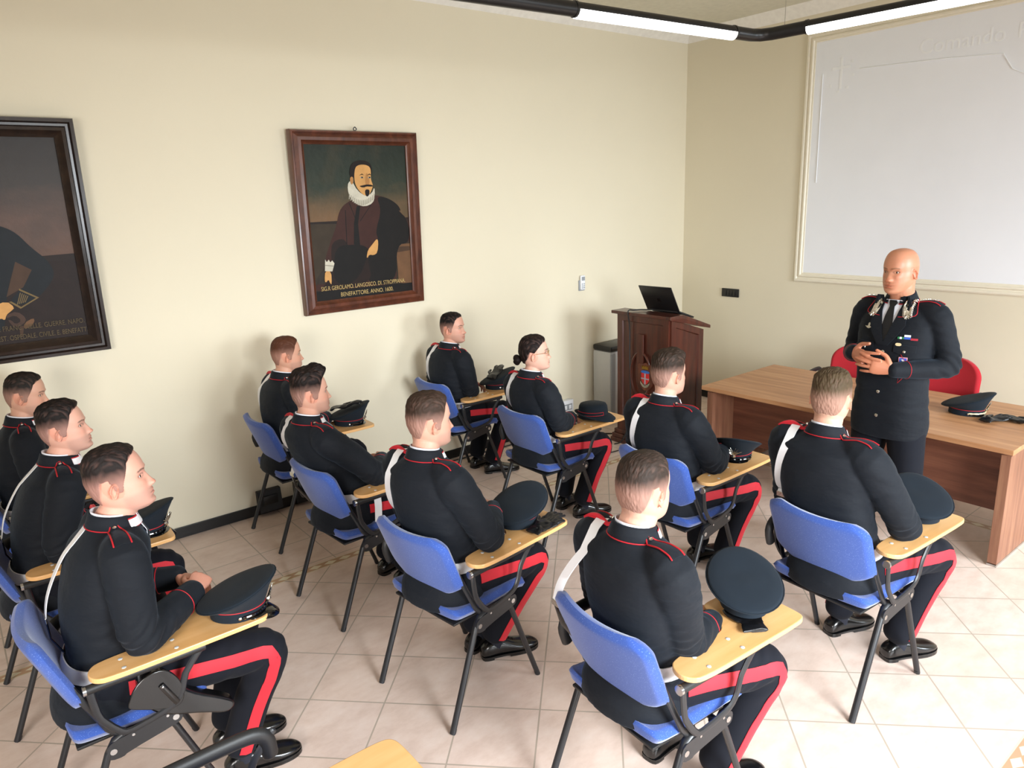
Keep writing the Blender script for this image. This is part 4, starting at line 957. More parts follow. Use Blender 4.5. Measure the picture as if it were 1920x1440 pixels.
def person(key, st):
    """builds one uniformed figure. st: pose and look. returns the body mesh object (thing)"""
    hx, hy, ht = st['head']; hp = math.radians(st.get('pitch', 0)); hyaw = math.radians(st['yaw']); hroll = math.radians(st.get('roll', 0))
    seated = st.get('seated', True); st = dict(st); st['hair'] = tuple(c*.62 for c in st['hair']); st['skin'] = tuple(c*q for c, q in zip(st['skin'], (.93, .90, .89)))
    hc = V((hx, hy, ht-.125)); HM = Matrix.Translation(hc+V((0, 0, .004))) @ RZ(hyaw) @ Matrix.Rotation(-hp, 4, 'Y') @ Matrix.Rotation(hroll, 4, 'X') @ Matrix.Scale(st.get('hscale', .955), 4)
    nb = V((hx-.048, hy*.85, ht-st.get('nd', .262)))     # base of the neck
    sh = {s: V((nb.x-.005+st.get('shx', {}).get(s, 0), nb.y*.9+s*.172*st.get('wid', 1), nb.z-.058+st.get('shz', {}).get(s, 0))) for s in (-1, 1)}
    wd = st.get('wid', 1)
    # ---- skin: one continuous body
    b = MB(); add_head(b, HM)
    nt = HM @ V((-.028, 0, -.045)); nt2 = HM @ V((-.022, 0, -.085)); nr = .058*st.get('neck', 1)
    b.tube([nt, nt2, (nb+nt2)/2, nb+V((.002, 0, .0)), nb-V((0, 0, .05))], [nr*.98, nr, nr*1.0, nr*1.08, nr*1.25], 28, sub=4)
    hips = st.get('hips', (-.06, 0, .56))
    b.rings([ring_ellipse((hips[0]*(1-u)+nb.x*u, nb.y*u, hips[2]*(1-u)+(nb.z-.04)*u), (1, 0, 0), (0, 1, 0), .085*(1-.4*u*u), .13-.03*u, 24) for u in (0, .25, .5, .75, .9, 1)])
    arms = {}
    for s in (-1, 1):
        E_, Wr = V(st['elbow'][s]), V(st['wrist'][s]); arms[s] = (sh[s], E_, Wr)
        b.tube([sh[s], (sh[s]+E_)/2, E_, (E_+Wr)/2, Wr], [.045, .040, .038, .035, .026], 16, sub=3)
        d = V(st['hdir'][s]); hand(b, Wr, d, st['hnorm'][s], st['thumbside'][s], st['curl'][s], s=st.get('hs', 1.0), spread=st.get('spread', 0), thumb=st.get('thumb', (.6, .35)))
        H_, K_, A_ = V((hips[0], hips[1]+s*.09, hips[2])), V(st['knee'][s]), V(st['ankle'][s])
        b.tube([H_, (H_+K_)/2, K_, (K_*.55+A_*.45), A_, A_+V((0, 0, -.03))], [.07, .058, .047, .045, .034, .032], 16, sub=3)
    me = refine(b.mesh('person'), st.get('vox', .0036), 1, .4)
    Pw = getv(me); Mi = np.array(HM.inverted()); Pl = Pw @ Mi[:3, :3].T+Mi[:3, 3]
    near = (np.linalg.norm(Pl-[0, 0, 0], axis=1) < .17)
    C = np.tile(srgb(st['skin']), (len(Pw), 1)); C[near] = skin_tint(Pl[near], st)
    hnd = ~near; C[hnd] = C[hnd]*np.array([1.02, .90, .86])
    set_tint(me, C)
    root = link('person', me, 'skin_gloss' if st.get('officer') else 'skin', None, True, ang=180)
    # eyes
    for s in (-1, 1):
        b = MB(); c = HM @ V((.0618, s*.031, .0045)); Me = Matrix.Translation(c) @ HM.to_3x3().to_4x4()
        b.lathe([(0, -.0118)]+[(.0118*math.sin(PI*k/10), -.0118*math.cos(PI*k/10)) for k in range(1, 10)]+[(0, .0118)], n=16, M=Me @ Matrix.Rotation(PI/2, 4, 'Y'))
        eo = b.build('eye', 'eye', root); b = MB(); b.lathe([(0, .0095), (.0072, .0094), (.0066, .0104), (.0045, .0116), (0, .0123)], n=20, M=Me @ RZ(s*-.05) @ Matrix.Rotation(PI/2, 4, 'Y')); b.build('iris', 'iris', eo)
    # ---- hair
    if st['style'] != 'bald':
        nz, nth = 120, 220; z = np.concatenate([np.linspace(.1249, .112, 14, endpoint=False), np.linspace(.112, -.085, nz-14)]); th = np.linspace(-PI, PI, nth, endpoint=False)
        Z, T = np.meshgrid(z, th, indexing='ij'); X, Y = head_xyz(Z.ravel(), T.ravel()); X, Y = X.reshape(Z.shape), Y.reshape(Z.shape)
        if st['style'] != 'bun': pass
        N_ = np.stack([X+.012, Y, np.maximum(Z-.01, -.02)*1.1], -1); N_ /= np.linalg.norm(N_, axis=-1, keepdims=True)
        h = Z-hairline(T, st['style'] == 'bun'); topw = ss((Z-.045)/.06); frt = ss((np.cos(T)-.1)/.7)
        th_top, th_side = st.get('htop', .016), st.get('hside', .003)
        nj = np.array([noise.noise(V((a*38, c*55, d*38))) for a, c, d in zip(X.ravel(), Y.ravel(), Z.ravel())]).reshape(Z.shape)
        nk = np.array([noise.noise(V((a*45, c*230, d*(60 if abs(c) < .05 else 35)+9))) for a, c, d in zip(X.ravel(), Y.ravel(), Z.ravel())]).reshape(Z.shape)
        t = th_side+(th_top-th_side)*topw+st.get('quiff', 0)*topw*frt*ss((Z-.07)/.03)
        if st.get('part'): t = t-.006*np.exp(-((Y-.03)/.004)**2)*(X > -.04)*(Z > .06)
        t = (t*(1+.26*nj+.22*nk)+.0010*nk*ss(h/.02))*ss((h+.004)/.014)-.009*(1-ss((h+.003*nj*2+.002)/.004))
        P = np.stack([X, Y, Z], -1)+N_*t[..., None]
        if st.get('quiff', 0): P[..., 0] += .4*st['quiff']*topw*frt*ss((Z-.08)/.03)
        b = MB(); b.rings([[V(p) for p in row] for row in P], M=HM, cap=True)
        me = b.mesh('hair'); bm = bmesh.new(); bm.from_mesh(me); bmesh.ops.recalc_face_normals(bm, faces=bm.faces); bm.to_mesh(me); bm.free()
        dens = (st.get('fade', .38)+(1-st.get('fade', .38))*ss((Z-.0)/.07)) if st['style'] != 'bun' else np.ones_like(Z)
        if st['style'] == 'full': dens = .55+.45*ss((Z+.01)/.06)
        dens = dens*ss((h+.003+.004*nk)/.007)
        base = mixc(np.tile(srgb(st['hair']), (Z.size, 1)), srgb(st['hair'])*1.9, np.clip(.25+.9*nk.ravel(), 0, 1)*.45)
        C = mixc(np.tile(srgb(st['skin'])*np.array([.80, .80, .86]), (Z.size, 1)), base, np.clip(dens.ravel()*(1+.15*nk.ravel()), 0, 1))
        set_tint(me, C); link('hair', me, 'hair', root, True, ang=180)
        if st['style'] == 'bun':
            b = MB(); R = [ring_ellipse((-.128-.028*math.cos(a), 0, -.028), (0, 1, 0), (0, 0, 1), .034*math.sin(a)+.001, .036*math.sin(a)+.001, 24) for a in [PI*k/14 for k in range(15)]]
            b.rings(R, M=HM); me = b.mesh('hair_bun'); P = getv(me)
            Q_ = P.copy(); hcn = np.array(HM @ V((-.128, 0, -.028)))
            for i, p in enumerate(P):
                d = p-hcn; a = math.atan2(d[2], d[1]); Q_[i] = p+d*.10*math.sin(3*a+np.linalg.norm(d)*160)
            setv(me, Q_); set_tint(me, np.tile(srgb(st['hair'])*1.1, (len(P), 1))); link('hair_bun', me, 'hair', root, True, ang=180)
    # ---- jacket
    tw = st.get('twist', 0)
    if seated:
        hz = .475
        rows = [(hips[0]-.040, 0, hz, .196, .140), (hips[0]-.030, 0, .53, .194, .145), (hips[0]-.01, 0, .60, .180, .130), (hips[0]+.005, nb.y*.2, .67, .160*wd, .112),
                (0, nb.y*.5, .77, .172*wd, .118), (0, nb.y*.8, .88, .186*wd, .126), (0, nb.y, nb.z-.085, .190*wd, .116), (0, nb.y, nb.z-.045, .172*wd, .096), (0, nb.y, nb.z-.020, .120, .080), (0, nb.y, nb.z-.002, .082, .070), (0, nb.y, nb.z+.012, .072, .064)]
        rows = [list(r_) for r_ in rows]
        for r_ in rows[4:]: u = (r_[2]-.62)/(nb.z-.62); u = min(u, 1); r_[0] = hips[0]+.005+(nb.x-hips[0]-.005)*(u**1.1) - .016*math.sin(PI*u)
        for r_ in rows[:4]: pass
    else:
        rows = [list(r_) for r_ in st['torso']]
    m = 40; ra = interp_rows(rows, m)
    RR = [ring_ellipse((r_[0], r_[1], r_[2]), (math.sin(-tw), math.cos(tw), 0), (math.cos(tw), math.sin(tw), 0), r_[3], r_[4]*(1.09 if seated else 1), 44, 2.35) for r_ in ra]
    b = MB(); b.rings(RR); tor = b.mesh('t'); tor_r = refine(tor, .009, 6); bv_t = BVHTree.FromPolygons([v.co[:] for v in tor_r.vertices], [p.vertices[:] for p in tor_r.polygons]); bpy.data.meshes.remove(tor_r)
    b = MB(); b.rings(RR)
    for s in (-1, 1):
        S0, E_, Wr = arms[s]; ud = (E_-S0).normalized(); fd_ = (Wr-E_).normalized()
        inn = S0+V((0, -s*.07, .004)); cu = Wr+fd_*(-.005)
        m1 = S0*.55+E_*.45+V((0, s*.006, 0)); b.tube([inn, S0+V((0, s*.004, -.014)), m1, E_-ud*.03, E_+fd_*.035, (E_+Wr)/2, cu], [q*st.get('slv', 1) for q in (.058, .076, .072, .064, .061, .058, .046)], 24, sub=4, rnd=True)
    me = refine(b.mesh('jacket'), .0065, 5)
    segs = [(np.array(arms[s][0]), np.array(arms[s][1]), np.array(arms[s][2])) for s in (-1, 1)]
    def fold(p):
        q = V(p); d = 0.0
        # torso drag lines around the waist
        w_ = math.exp(-((p[2]-(.70 if seated else 1.05))/.13)**2)
        d += (.0085*w_)*noise.noise(V((p[0]*7, p[1]*6, p[2]*26))) + (.0035)*noise.noise(V((p[0]*9, p[1]*9, p[2]*9)))
        for (S0, E_, W_) in segs:
            de = np.linalg.norm(p-E_)
            if de < .20:
                ax = (W_-S0); ax = ax/np.linalg.norm(ax); t = float(np.dot(p-E_, ax)); k = math.exp(-(de/.10)**2)
                d += .0085*k*math.sin(t*150+5*noise.noise(q*9))*(.5+noise.noise(q*7+V((3, 1, 0)))) + .004*k*noise.noise(q*22)
            ds = np.linalg.norm(p-(S0*.75+E_*.25))
            if ds < .12: d += .0050*math.exp(-(ds/.07)**2)*math.sin(90*(p[2]+.4*p[0])+4*noise.noise(q*8))
        return d
    wrinkle(me, fold)
    bj = BVHTree.FromPolygons([v.co[:] for v in me.vertices], [p.vertices[:] for p in me.polygons])
    jk = link('jacket', me, 'jacket', root, True, ang=180)
    # collar
    col_open = st.get('open', False); n_ = 30; cn = nb+V((.006, 0, .010)); R = []
    tilt = V((.0, 0, 0)); T_ = math.cos
    def cring(rx, ry, z, sl, a0):
        return [cn+V((rx*math.cos(t), ry*math.sin(t), z+sl*math.cos(t))) for t in [a0+(2*PI-2*a0)*k/n_ for k in range(n_+1)]]
    a0 = .28 if not col_open else .45
    cr = [cring(.062, .060, -.016, -.012, a0), cring(.064, .062, .022, -.014, a0), cring(.067, .065, .028, -.014, a0), cring(.071, .069, .024, -.014, a0), cring(.086, .086, -.014, -.012, a0*.8), cring(.082, .082, -.020, -.012, a0*.8)]
    b = MB(); b.rings(cr, cap=False, closed=False); cl = b.build('collar', 'jacket', jk, True, ang=180)
    b = MB(); line_tube(b, [p+V((0, 0, -.001)) for p in cring(.0875, .0875, -.015, -.012, a0*.8)], .0021); b.build('collar_piping', 'pipe', cl)
    b = MB(); b.rings([cring(.060, .058, -.01, -.02, .2), cring(.0605, .0585, .033, -.015, .2), cring(.063, .061, .033, -.015, .2), cring(.063, .061, -.01, -.02, .2)], cap=False, closed=False); b.build('shirt_collar', 'shirt', root, True)
    # collar badges
    for s in (-1, 1):
        if st.get('badge', True):
            b = MB(); c0 = cring(.083, .083, -.001, -.012, .05)
            k0 = [i for i in range(len(c0)) if (c0[i]-cn).y*s > 0 and (c0[i]-cn).x > .032]
            P = [c0[i] for i in (k0 if s > 0 else k0[::-1])]
            if len(P) > 2:
                O = [(p-cn) for p in P]; O = [V((o_.x, o_.y, 0)).normalized() for o_ in O]
                Rr = [[p+V((0, 0, .014))-o_*.006, p-V((0, 0, .013))+o_*.004, p-V((0, 0, .013))+o_*.007, p+V((0, 0, .014))-o_*.003] for p, o_ in zip(P, O)]
                b.rings(Rr); b.build('collar_badge', 'silver' if st.get('officer') else 'white', jk, False)
                if not st.get('officer'):
                    b = MB(); Rr = [[p+V((0, 0, .018))-o_*.007, p-V((0, 0, .017))+o_*.004, p-V((0, 0, .017))+o_*.005, p+V((0, 0, .018))-o_*.006] for p, o_ in zip(P, O)]; b.rings(Rr); b.build('badge_backing', 'pipe', jk, False)
    # shoulder straps
    for s in (-1, 1):
        A0 = nb+V((-.004, s*.072, .2)); B0 = sh[s]+V((.0, s*.030, .2)); L_, Rr_, C_ = [], [], []
        wv = V((1, 0, 0)); N_ = 12
        for k in range(N_+1):
            u = k/N_; c = A0.lerp(B0, u); hw = .021+.006*u; hw *= (.45+.55*min(1, u*7))
            l_, n1 = hit(bj, c+wv*hw, (0, 0, -1)); r_, n2 = hit(bj, c-wv*hw, (0, 0, -1)); m_, n3 = hit(bj, c, (0, 0, -1))
            if l_ and r_ and m_:
                L_.append(l_); Rr_.append(r_); C_.append((m_, n3))
        if len(L_) > 3:
            up_ = V((0, 0, 1)); bstrap = st.get('strap', True) and s == 1
            nn = [(c[1]+up_).normalized() for c in C_]; lift = [.0035+(.012*(1-k/len(L_)) if bstrap else 0) for k in range(len(L_))]
            RR2 = [[l_+n_2*.001, (l_+r_)/2+n_2*(.003+lf), r_+n_2*.001, r_+n_2*(.0005+lf*.6), (l_+r_)/2+n_2*(.006+lf), l_+n_2*(.0005+lf*.6)] for l_, r_, n_2, lf in zip([x+((x-(x+y)/2)*0) for x, y in zip(L_, Rr_)], Rr_, nn, lift)]
            b = MB(); b.rings(RR2); ep = b.build('shoulder_strap', 'jacket', jk, True, ang=60)
            b = MB(); E1 = [l_+n_2*(.0025+lf*.6) for l_, n_2, lf in zip(L_, nn, lift)]; E2 = [r_+n_2*(.0025+lf*.6) for r_, n_2, lf in zip(Rr_, nn, lift)]
            b.tube(E1[::-1]+[(E1[0]+E2[0])/2+nn[0]*.003]+E2, .0026, 6); b.build('piping', 'pipe', ep)
            kb = 1; cb, nbn = C_[kb]; Mb = Matrix.Translation(cb+nn[kb]*(.006+lift[kb])) @ nn[kb].to_track_quat('Z', 'Y').to_matrix().to_4x4()
            b = MB(); b.lathe([(0, 0), (.0075, 0), (.007, .003), (.003, .0055), (0, .006)], n=12, M=Mb); b.build('button', 'silver', ep)
            if bstrap:   # scarlet underside shown where the white strap lifts it
                b = MB(); K_n = len(Rr_); RR2 = [[r_-wv*.002, r_-wv*.002+n_2*(.019*math.sin(PI*min(1, (k_+.6)/K_n))+.001), r_+wv*.006+n_2*(.019*math.sin(PI*min(1, (k_+.6)/K_n))+.001), r_+wv*.004] for k_, (r_, n_2) in enumerate(zip(Rr_, nn))]; b.rings(RR2); b.build('shoulder_loop', 'stripe', ep, True)
            if st.get('officer'):
                for kk, (typ) in ((4, 's'), (6, 's'), (8, 's'), (10, 'c')):
                    if kk < len(C_):
                        cb = C_[kk][0]; Mb = Matrix.Translation(cb+nn[kk]*.0075) @ nn[kk].to_track_quat('Z', 'Y').to_matrix().to_4x4()
                        b = MB()
                        if typ == 's': b.prism([((.009 if q % 2 == 0 else .004)*math.cos(PI*q/5), (.009 if q % 2 == 0 else .004)*math.sin(PI*q/5)) for q in range(10)], 0, .002, Mb); b.build('rank_star', 'silver', ep, False)
                        else: b.prism([(-.012, -.009), (.012, -.009), (.015, .010), (.006, .003), (0, .011), (-.006, .003), (-.015, .010)], 0, .003, Mb); b.build('rank_crown', 'silver', ep, False)
    # cuff piping
    for s in (-1, 1):
        S0, E_, Wr = arms[s]; fdv = (Wr-E_).normalized(); c = Wr-fdv*.075; a1 = fdv.orthogonal().normalized(); a2 = fdv.cross(a1)
        P = []
        for k in range(25):
            t = 2*PI*k/24; d_ = a1*math.cos(t)+a2*math.sin(t); h_, _n = hit(bj, c+d_*.12, -d_, .12)
            if h_: P.append(h_+d_*.0008)
        if len(P) > 12: b = MB(); b.tube(P, .0016, 6); b.build('cuff_piping', 'pipe', jk)
        b = MB(); q0, q1 = Wr-fdv*.02, Wr+fdv*.010; b.tube([q0, q1], [.035, .0325], 16, rnd=False); b.build('shirt_cuff', 'shirt', root)
    # front buttons
    zb = st.get('buttons', [nb.z-.14, nb.z-.21, nb.z-.28]); fy = math.sin(tw)
    for z in zb:
        h_, n2 = hit(bv_t, nb+V((.5*math.cos(tw), .5*math.sin(tw)+0, z-nb.z)), (-math.cos(tw), -math.sin(tw), 0))
        if h_: b = MB(); b.lathe([(0, 0), (.0095, .0), (.009, .003), (.004, .006), (0, .0065)], n=14, M=Matrix.Translation(h_) @ n2.to_track_quat('Z', 'Y').to_matrix().to_4x4()); b.build('button', 'silver', jk)
    # belt and bandolier
    if st.get('belt', True):
        zb_ = st.get('beltz', .655); cx, cy = hips[0]+.005, nb.y*.15; A1, B1, NN = [], [], []
        for k in range(49):
            t = 2*PI*k/48; d_ = V((math.cos(t), math.sin(t), 0)); h1, _ = hit(bv_t, V((cx, cy, zb_+.022))+d_*.5, -d_, 1); h2, _ = hit(bv_t, V((cx, cy, zb_-.022))+d_*.5, -d_, 1)
            if h1 and h2: A1.append(h1+d_*.006); B1.append(h2+d_*.006); NN.append(d_)
        b = MB(); b.ribbon(A1, B1, NN, .004); b.build('belt', 'white', root, True, ang=50)
    if st.get('strap', True):
        A1, B1, NN = [], [], []; x0 = nb.x; bx = st.get('strap_out', .0); ys = st.get('strap_y', .125)
        path = []
        # front of the chest, over the shoulder, down the back on the left side
        for k in range(8): u = k/7; path.append((1, nb.z-.30+.22*u, .02+(ys-.02)*u*1.0))
        path += [(0, 0, 0)]
        for k in range(14): u = k/13; path.append((-1, nb.z-.075-.245*u, ys-.01+.052*math.sin(PI*u*.5)))
        out = []
        for (m_, z, y) in path:
            yy = nb.y+y
            if m_ == 1:
                h_, n2 = hit(bv_t, (nb.x+.6, yy, z), (-1, 0, 0)); w_ = V((0, 1, .35)).normalized()
            elif m_ == 0:
                for fx in (.03, .0, -.03, -.055):
                    h_, n2 = hit(bj, (nb.x+fx, nb.y+ys-.004, nb.z+.3), (0, 0, -1))
                    if h_: out.append((h_+V((0, 0, .007)), V((0, 1, 0)), V((0, 0, 1))))
                continue
            else:
                h_, n2 = hit(bv_t, (nb.x-.8, yy, z), (1, 0, 0)); w_ = V((0, 1, -.12)).normalized(); 
                if h_ is None: h_, n2 = out[-1][0]+V((-.004, 0, -.019)), out[-1][2]
                else:
                    uu = (nb.z-.075-z)/.245; h_ = h_+V((-bx*uu, bx*.8*uu, 0))
            if h_: out.append((h_+n2*.004, w_, n2))
        sw_ = .020
        b = MB(); b.ribbon([p+w_*sw_ for p, w_, n2 in out], [p-w_*sw_ for p, w_, n2 in out], [n2 for p, w_, n2 in out], .003); so = b.build('bandolier_strap', 'white', root, True, ang=50)
        p, w_, n2 = out[-1]
        b = MB(); b.box((0, 0, 0), (.006, .044, .022), Matrix.Translation(p+V((-.003, 0, -.006)))); b.build('buckle', 'silver', so, True, .002)
        b = MB(); b.tube([p+V((-.002, 0, -.01)), p+V((.0, -.03, -.07)), p+V((.05, -.09, -.16))], .016, 8, up=(1, 0, 0), asp=.2); b.build('black_strap', 'leather', so)
    # ---- trousers
    b = MB(); tr = {}
    for s in (-1, 1):
        H_, K_, A_ = V((hips[0]+.0, hips[1]+s*.088, hips[2])), V(st['knee'][s]), V(st['ankle'][s]); hem = A_+V((-.008, 0, .045 if seated else .02))
        if seated: pts = [H_-V((.04, 0, 0)), H_.lerp(K_, .3), H_.lerp(K_, .7), K_+V((-.012, 0, .004)), K_.lerp(hem, .18)+V((.012, 0, 0)), K_.lerp(hem, .55), hem]; rr = [.098, .094, .082, .076, .074, .068, .066]
        else: pts = [H_+V((0, 0, .06)), H_.lerp(K_, .25), H_.lerp(K_, .65), K_, K_.lerp(hem, .4), hem]; rr = [.100, .100, .088, .078, .074, .070]
        b.tube(pts, rr, 28, sub=4, rnd=True); tr[s] = smooth_path([V(p) for p in pts], rr, 6)
    b.rings([ring_ellipse((hips[0], 0, hips[2]+q), (0, 1, 0), (1, 0, 0), .165*f_, .115*f_, 24) for q, f_ in ((-.06, .7), (-.03, .98), (.05, 1), (.12, .95))] if seated else
            [ring_ellipse((hips[0], hips[1], hips[2]+q), (0, 1, 0), (1, 0, 0), .165*f_, .115*f_, 24) for q, f_ in ((-.10, .6), (-.05, .95), (.05, 1), (.15, .95))])
    me = refine(b.mesh('trousers'), .008, 6)
    kn = [np.array(st['knee'][s]) for s in (-1, 1)]
    def tf(p):
        d = .003*noise.noise(V((p[0]*8, p[1]*8, p[2]*8)))
        for K_ in kn:
            de = np.linalg.norm(p-K_-np.array([-.06, 0, -.02]))
            if de < .2: d += .005*math.exp(-(de/.10)**2)*math.sin((p[2]*1.0-p[0]*.9)*95+4*noise.noise(V(p)*8))
        return d
    wrinkle(me, tf)
    btr = BVHTree.FromPolygons([v.co[:] for v in me.vertices], [p.vertices[:] for p in me.polygons])
    to = link('trousers', me, 'trous', root, True, ang=180)
    for s in ((-1, 1) if not st.get('officer') else ()):
        P, rr = tr[s]; A1, B1, NN = [], [], []
        for i in range(3, len(P)):
            T_ = (P[min(i+1, len(P)-1)]-P[max(i-1, 0)]).normalized(); o_ = V((0, s, .28 if seated and i < len(P)*.5 else 0)); o_ = (o_-T_*o_.dot(T_)).normalized(); w_ = T_.cross(o_)
            e = []
            for q in (-.023, 0, .023):
                src = P[i]+o_*.16+w_*q; h_, n2 = hit(btr, src, -o_, .2); e.append(h_+o_*.0025 if h_ else None)
            if all(x is not None for x in e): A1.append((e[0], e[1], e[2])); NN.append(o_)
        if len(A1) > 4:
            b = MB(); b.rings([[x[0], x[1], x[2], x[2]+o_*.0015, x[1]+o_*.0022, x[0]+o_*.0015] for x, o_ in zip(A1, NN)]); b.build('side_stripe', 'stripe', to, True, ang=60)
    # ---- socks, shoes
    for s in (-1, 1):
        A_ = V(st['ankle'][s]); fy_ = math.radians(st['foot'][s]); Mf_ = Matrix.Translation((A_.x, A_.y, st.get('footz', {}).get(s, 0))) @ RZ(fy_)
        if seated: b = MB(); b.tube([A_+V((-.004, 0, .12)), A_, A_+V((.005, 0, -.03))], [.044, .040, .040], 16, rnd=False); b.build('sock', 'sock', root)
        sec = [(-.078, .008, .052, .020), (-.072, .028, .062, .015), (-.05, .036, .082, .013), (-.02, .037, .092, .013), (.02, .038, .094, .013), (.05, .041, .082, .013), (.09, .046, .064, .012), (.13, .049, .054, .011), (.17, .044, .046, .012), (.195, .034, .038, .014), (.212, .018, .028, .016), (.217, .004, .022, .018)]
        R = []
        for (x, hw, top_, bot) in interp_rows(sec, 34):
            hw = max(hw, .003); R.append([V((x, hw*math.copysign(abs(math.cos(t))**.85, math.cos(t)), (top_+bot)/2+(top_-bot)/2*math.copysign(abs(math.sin(t))**(.8 if math.sin(t) > 0 else .4), math.sin(t)))) for t in [2*PI*k/24 for k in range(24)]])
        b = MB(); b.rings(R, M=Mf_); sho = b.build('shoe', 'leather', root, True, ang=180)
        b = MB(); out_ = [(x, hw+.003) for x, hw, *_ in interp_rows(sec, 20)]; poly = [(x, -h_) for x, h_ in out_]+[(x, h_) for x, h_ in reversed(out_)]
        b.prism(poly, .008, .018, Mf_); hp_ = [(x, y) for x, y in poly if x < -.005]; b.prism(hp_, 0, .010, Mf_); fp = [(x, y) for x, y in poly if x > .05]; b.prism(fp, .0, .010, Mf_)
        b.build('sole', 'leather', sho, False)
        b = MB()
        for k in range(4): b.tube([Mf_ @ V((.035+.016*k, -.016, .088-.008*k)), Mf_ @ V((.037+.016*k, 0, .0935-.008*k)), Mf_ @ V((.035+.016*k, .016, .088-.008*k))], .0018, 5)
        b.build('shoelace', 'cable', sho)
    if st.get('extra'): st['extra'](root, jk, dict(nb=nb, sh=sh, HM=HM, bj=bj, bt=bv_t, tw=tw))
    if seated:
        c = CH[key]; root.location = (c[0], c[1], 0); root.rotation_euler = (0, 0, math.radians(c[2]))
    tag(root, st['label'], 'person', 'people in dark uniform seated on blue chairs' if seated else None)
    return root

SK = (226, 178, 154)
def seat_pose(key, head, yaw, skin=SK, hair=(40, 30, 26), brow=None, style='fade', label='', eR=(.02, -.225, .775), eL=(-.02, .262, .76), wR=(.235, -.065, .772), wL=(.225, .095, .745),
              hR=(.55, .75, -.08), hL=(.65, -.75, .0), fR=(.20, -.02), fL=(.20, .12), yR=-18, yL=8, kR=None, kL=None, **kw):
    brow = brow or tuple(int(x*.9) for x in hair)
    aR = (fR[0]+.07, fR[1]-.02, .085); aL = (fL[0]+.07, fL[1], .085)
    st = dict(head=head, yaw=yaw, skin=skin, hair=hair, brow=brow, style=style, label=label, elbow={-1: eR, 1: eL}, wrist={-1: wR, 1: wL}, hdir={-1: hR, 1: hL}, hnorm={-1: (.35, -.3, .9), 1: (.3, .3, .9)},
              thumbside={-1: -1, 1: 1}, curl={-1: [(.5, .7, .4), (.55, .75, .4), (.6, .75, .4), (.65, .8, .4)], 1: [(.35, .6, .35), (.4, .6, .35), (.45, .65, .35), (.5, .7, .35)]},
              knee={-1: kR or (.385, -.135, .515), 1: kL or (.385, .15, .515)}, ankle={-1: aR, 1: aL}, foot={-1: yR, 1: yL}, hips=(-.03, 0, .565))
    st.update(kw); return person(key, st)
# ---- the people
def patch(parent, name, mat, bvh, nb, tw, rows, off, m=9, thick=.002):
    """piece laid on the chest: rows of (z below the neck, y left, y right) projected from the front"""
    d = V((-math.cos(tw), -math.sin(tw), 0)); sd = V((-math.sin(tw), math.cos(tw), 0)); R = []
    for z, y0, y1 in rows:
        r_ = []
        for k in range(m):
            y = y0+(y1-y0)*k/(m-1); h_, n2 = hit(bvh, V((nb.x, nb.y, nb.z+z))+sd*y-d*.5, d)
            if h_ is None: h_ = V((nb.x, nb.y, nb.z+z))+sd*y-d*.07
            r_.append(h_-d*off)
        R.append(r_+[p-d*thick for p in reversed(r_)])
    b = MB(); b.rings(R); return b.build(name, mat, parent, True, ang=50)
def front_pt(I, y, z, off=.004):
    tw = I['tw']; d = V((-math.cos(tw), -math.sin(tw), 0)); sd = V((-math.sin(tw), math.cos(tw), 0)); nb = I['nb']
    h_ = None; z_ = z
    while h_ is None and z_ > z-.2: h_, n2 = hit(I['bt'], V((nb.x, nb.y, nb.z+z_))+sd*y-d*.5, d); z_ -= .008
    h_ = h_+V((-.5*(z-z_-.008), 0, z-z_-.008))
    # local frame: X right-hand across the chest, Y up, Z out
    zz = V((n2.x, n2.y, n2.z)).normalized(); yy = (V((0, 0, 1))-zz*zz.z).normalized(); xx = yy.cross(zz)
    Mx = Matrix(((xx.x, yy.x, zz.x, 0), (xx.y, yy.y, zz.y, 0), (xx.z, yy.z, zz.z, 0), (0, 0, 0, 1))); Mx.translation = h_+zz*off; return Mx
def neckwear(root, jk, I, deep=.10):
    nb = I['nb']; 
    patch(root, 'shirt_front', 'shirt', I['bt'], nb, I['tw'], [(.02, -.030, .030), (-.01, -.038, .038), (-.05, -.028, .028), (-deep, -.010, .010), (-deep-.02, -.003, .003)], .006)
    patch(root, 'necktie', 'tie', I['bt'], nb, I['tw'], [(.015, -.016, .016), (-.005, -.017, .017), (-.02, -.010, .010), (-.06, -.016, .016), (-deep-.02, -.018, .018)], .010, 5)
def pin_extra(root, jk, I):
    neckwear(root, jk, I, .12)
    Mx = front_pt(I, .10, -.17); b = MB(); b.box((0, 0, .001), (.05, .012, .003), Mx); b.build('name_pin', 'gold', jk, False)
def holster(root, jk, I):
    pin_extra(root, jk, I)
    h = empty('holster'); h.parent = root
    Mx = Matrix(((1, 0, 0, 0), (0, 0, 1, 0), (0, 1, 0, 0), (0, 0, 0, 1)))
    b = MB(); b.prism(smoothpoly([(.01, .640), (.09, .650), (.13, .600), (.165, .530), (.30, .435), (.315, .405), (.285, .378), (.20, .425), (.08, .475), (.03, .53)], 2), -.262, -.205, Mx); b.build('holster_body', 'leather', h, True, .008)
    b = MB(); b.prism(smoothpoly([(-.03, .565), (.02, .648), (.10, .662), (.145, .600), (.155, .530), (.13, .49), (.06, .515), (0, .545)], 2), -.268, -.258, Mx); b.build('flap', 'leather', h, True, .003)
    b = MB(); b.tube([(.085, -.272, .600), (.125, -.272, .515)], .010, 8, up=(0, 1, 0), asp=.4); b.build('closing_strap', 'leather', h)
    b = MB(); b.lathe([(0, 0), (.005, .001), (0, .004)], n=8, M=Matrix.Translation((.088, -.274, .594)) @ Matrix.Rotation(PI/2, 4, 'X')); b.build('stud', 'steel', h)
